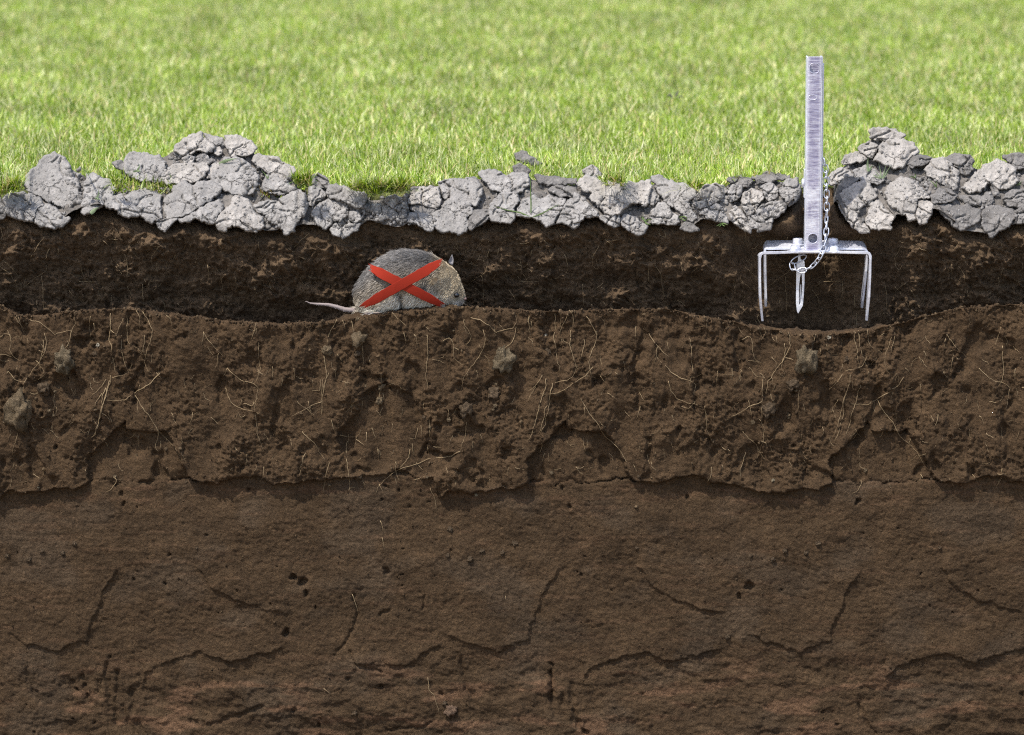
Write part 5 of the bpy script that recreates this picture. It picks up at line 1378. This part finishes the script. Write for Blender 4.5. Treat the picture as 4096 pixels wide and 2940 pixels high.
# handle: two nested channels; the front web has two holes and a pressed slot
hb_, ht_ = TP(985, 415, YT), HP(292, 57, YT)
hx0 = HP(217, 500, YT)[0]; hx1 = HP(367, 500, YT)[0]; hz0, hz1 = hb_[2], ht_[2]
handle = empty('handle', ((hx0 + hx1) / 2, YT, hz0)); handle.parent = trap; handle.location = np.array(handle.location) - torg
horg = np.array(((hx0 + hx1) / 2, YT, hz0)); hwid = (hx1 - hx0) / 2; hlen = hz1 - hz0
def web(name, holes, y0, th_, half, z0, z1, par):
    """upright plate with round holes really cut through"""
    bm = bmesh.new(); es = []
    def loop(pts):
        vs_ = [bm.verts.new((x, y0, z)) for x, z in pts]
        for i in range(len(vs_)): es.append(bm.edges.new((vs_[i], vs_[(i + 1) % len(vs_)])))
    loop([(-half, z0), (half, z0), (half, z1), (-half, z1)])
    for (cx_, cz_, rx, rz, p_) in holes:
        loop([(cx_ + rx * math.copysign(abs(math.cos(a)) ** p_, math.cos(a)), cz_ + rz * math.copysign(abs(math.sin(a)) ** p_, math.sin(a))) for a in np.linspace(0, 2 * math.pi, 33)[:-1]])
    bmesh.ops.triangle_fill(bm, use_beauty=True, use_dissolve=False, edges=es)
    ext = bmesh.ops.extrude_face_region(bm, geom=list(bm.faces))
    bmesh.ops.translate(bm, verts=[v for v in ext['geom'] if isinstance(v, bmesh.types.BMVert)], vec=(0, th_, 0))
    bmesh.ops.recalc_face_normals(bm, faces=bm.faces)
    me = bpy.data.meshes.new(name); bm.to_mesh(me); bm.free(); me.materials.append(M_ZINC_BAR)
    o = link(name, me, par); m_ = o.modifiers.new('bevel', 'BEVEL'); m_.width = 0.00035; m_.segments = 2; m_.limit_method = 'ANGLE'
    return o
def hz(zy): return HP(292, zy, YT)[2] - hz0
def hxx(zx): return HP(zx, 300, YT)[0] - horg[0]
z_hole2 = TP(985, 250, YT)[2] - hz0
web('front_web', [(hxx(292), hz(165), 0.0047, 0.0047, 1), (0.0, z_hole2, 0.0045, 0.0045, 1)], -0.007, 0.0016, hwid - 0.0016, 0, hlen, handle)
for s_ in (-1, 1):
    b = MB(); xa, xb = (s_ * hwid, s_ * (hwid - 0.0018)); b.box((min(xa, xb), -0.0066, 0), (max(xa, xb), 0.008, hlen)); b.build('flange', M_ZINC, handle, bevel=0.0007)
# embossed ring round the pressed slot and rims of the holes
for (cx_, cz_, rx, rz) in ((hxx(277), hz(435), 0.0040, 0.0024), (hxx(292), hz(165), 0.0050, 0.0050), (0, z_hole2, 0.0048, 0.0048)):
    b = MB(); b.tube([(cx_ + rx * math.copysign(abs(math.cos(a)) ** .8, math.cos(a)), -0.0071, cz_ + rz * math.copysign(abs(math.sin(a)) ** .8, math.sin(a))) for a in np.linspace(0, 2 * math.pi, 29)[:-1]], 0.00022, 6, True)
    b.build('rim', M_ZINC, handle, smooth=True)
# lever: inner channel behind, showing along the right side
b = MB(); lz1 = hz(125)
b.box((-hwid + 0.004, 0.0085, 0.003), (hwid + 0.0015, 0.0099, lz1)); b.box((hwid + 0.0002, -0.003, 0.003), (hwid + 0.0015, 0.0083, lz1)); b.build('lever', M_ZINC_BAR, trap, bevel=0.0004).location = horg - torg
b = MB()                                              # side plate with pivot at the left
zc_ = hz(1240); b.box((-hwid - 0.0010, -0.004, hz(1375)), (-hwid - 0.0001, 0.006, hz(1110))); b.build('side_plate', M_ZINC, handle, bevel=0.0004)
b = MB(); b.lathe([(0.0034, 0), (0.0046, 0.0002), (0.0046, 0.0014), (0.0036, 0.0022), (1e-4, 0.0024)], (-hwid - 0.0010, 0.0, zc_), (-1, 0, 0)); b.build('pivot_bolt', M_ZINC, handle, smooth=True)
# trigger blade with its lens-shaped slot
OUT_B = [(752,490),(786,490),(786,555),(838,575),(845,600),(846,720),(842,900),(835,1040),(820,1215),(752,1328),(737,1300),(722,1180),(723,1000),(726,800),(730,640),(738,600),(752,575)]
SLOT = [(795,745),(805,800),(808,880),(806,980),(800,1080),(788,1160),(776,1205),(768,1190),(765,1100),(766,1000),(770,900),(778,820)]
bm = bmesh.new(); es = []; yb = YT + 0.006
for lp in (OUT_B, SLOT):
    vs_ = [bm.verts.new(tuple(TP(x, y, yb) - torg)) for x, y in lp]
    for i in range(len(vs_)): es.append(bm.edges.new((vs_[i], vs_[(i + 1) % len(vs_)])))
bmesh.ops.triangle_fill(bm, use_beauty=True, use_dissolve=False, edges=es)
ext = bmesh.ops.extrude_face_region(bm, geom=list(bm.faces)); bmesh.ops.translate(bm, verts=[v for v in ext['geom'] if isinstance(v, bmesh.types.BMVert)], vec=(0, 0.0022, 0))
bmesh.ops.recalc_face_normals(bm, faces=bm.faces); me = bpy.data.meshes.new('trigger_blade'); bm.to_mesh(me); bm.free(); me.materials.append(M_ZINC)
o = link('trigger_blade', me, trap); m_ = o.modifiers.new('bevel', 'BEVEL'); m_.width = 0.0003; m_.segments = 2; m_.limit_method = 'ANGLE'
b = MB(); sp = [(786,905),(794,940),(797,1100),(785,1200),(776,1210),(772,1100),(780,950)]
b.add([TP(x, y, yb + 0.004) - torg for x, y in sp] + [TP(x, y, yb + 0.0055) - torg for x, y in sp], [tuple(range(7)), tuple(range(13, 6, -1))] + [(k, (k + 1) % 7, 7 + (k + 1) % 7, 7 + k) for k in range(7)]); b.build('trigger_spike', M_ZINC, trap)
# chain
chain = empty('chain', HP(388, 1030, YT - 0.002)); corg2 = np.array(chain.location); chain.parent = trap; chain.location = corg2 - torg
cp = [*(np.array(HP(x, y, YT - 0.004)) for x, y in ((384,1015),(395,1085),(408,1140),(409,1250),(412,1375),(413,1490),(408,1600))),
      *(np.array(TP(x, y, yy)) for x, y, yy in ((1150,60,YT-.006),(1153,150,YT-.008),(1148,240,YT-.010),(1138,330,YT-.013),(1105,425,YT-.015),(1072,510,YT-.015),(1022,588,YT-.013),(960,655,YT-.011),(880,700,YT-.009),(790,722,YT-.008),(715,716,YT-.007),(668,690,YT-.006),(662,615,YT-.004)))]
cp = np.array(cp); sg = np.concatenate([[0], np.cumsum(np.linalg.norm(np.diff(cp, axis=0), axis=1))])
pitch = 0.00635; nl = int(sg[-1] / pitch)
pts_ = [np.array([np.interp(k * pitch, sg, cp[:, j]) for j in range(3)]) for k in range(nl + 1)]
base_link = None
for k in range(nl):
    a, b2 = pts_[k], pts_[k + 1]; m_ = (a + b2) / 2; tdir = Vector(b2 - a).normalized()
    if base_link is None:
        L2, W2, rw = 0.0043, 0.0027, 0.00062; loop = []
        for an in np.linspace(0, 2 * math.pi, 25)[:-1]:
            x_l = W2 * math.cos(an); z_l = (L2 - W2) * math.copysign(1, math.sin(an)) * min(1, abs(math.sin(an)) * 3) + W2 * math.sin(an); loop.append((x_l, 0, z_l))
        mb = MB(); mb.tube(loop, rw, 8, True); o = mb.build('chain_link', M_CHAIN, chain, smooth=True); base_link = o
    else:
        o = base_link.copy(); C.objects.link(o); o.parent = chain
    q = Vector((0, 0, 1)).rotation_difference(tdir)
    rot = q @ Matrix.Rotation(math.radians(22 if k % 2 else 112 - 30), 4, 'Z').to_quaternion()
    o.rotation_mode = 'QUATERNION'; o.rotation_quaternion = rot; o.location = m_ - corg2
# split ring at the blade
b = MB(); c0_, c1_ = np.array(TP(652, 598, YT - .006)), np.array(TP(868, 512, YT + .001)); ax = (c1_ - c0_); mid = (c0_ + c1_) / 2; ax_n = ax / np.linalg.norm(ax); pr_ = np.cross(ax_n, (0.1, 1, 0.35)); pr_ /= np.linalg.norm(pr_)
b.tube([mid - torg + ax / 2 * math.cos(a) + pr_ * 0.0034 * math.sin(a) for a in np.linspace(0, 2 * math.pi, 33)[:-1]], 0.00065, 8, True, up=(0.3, 0.2, 1)); b.build('split_ring', M_CHAIN, trap, smooth=True)
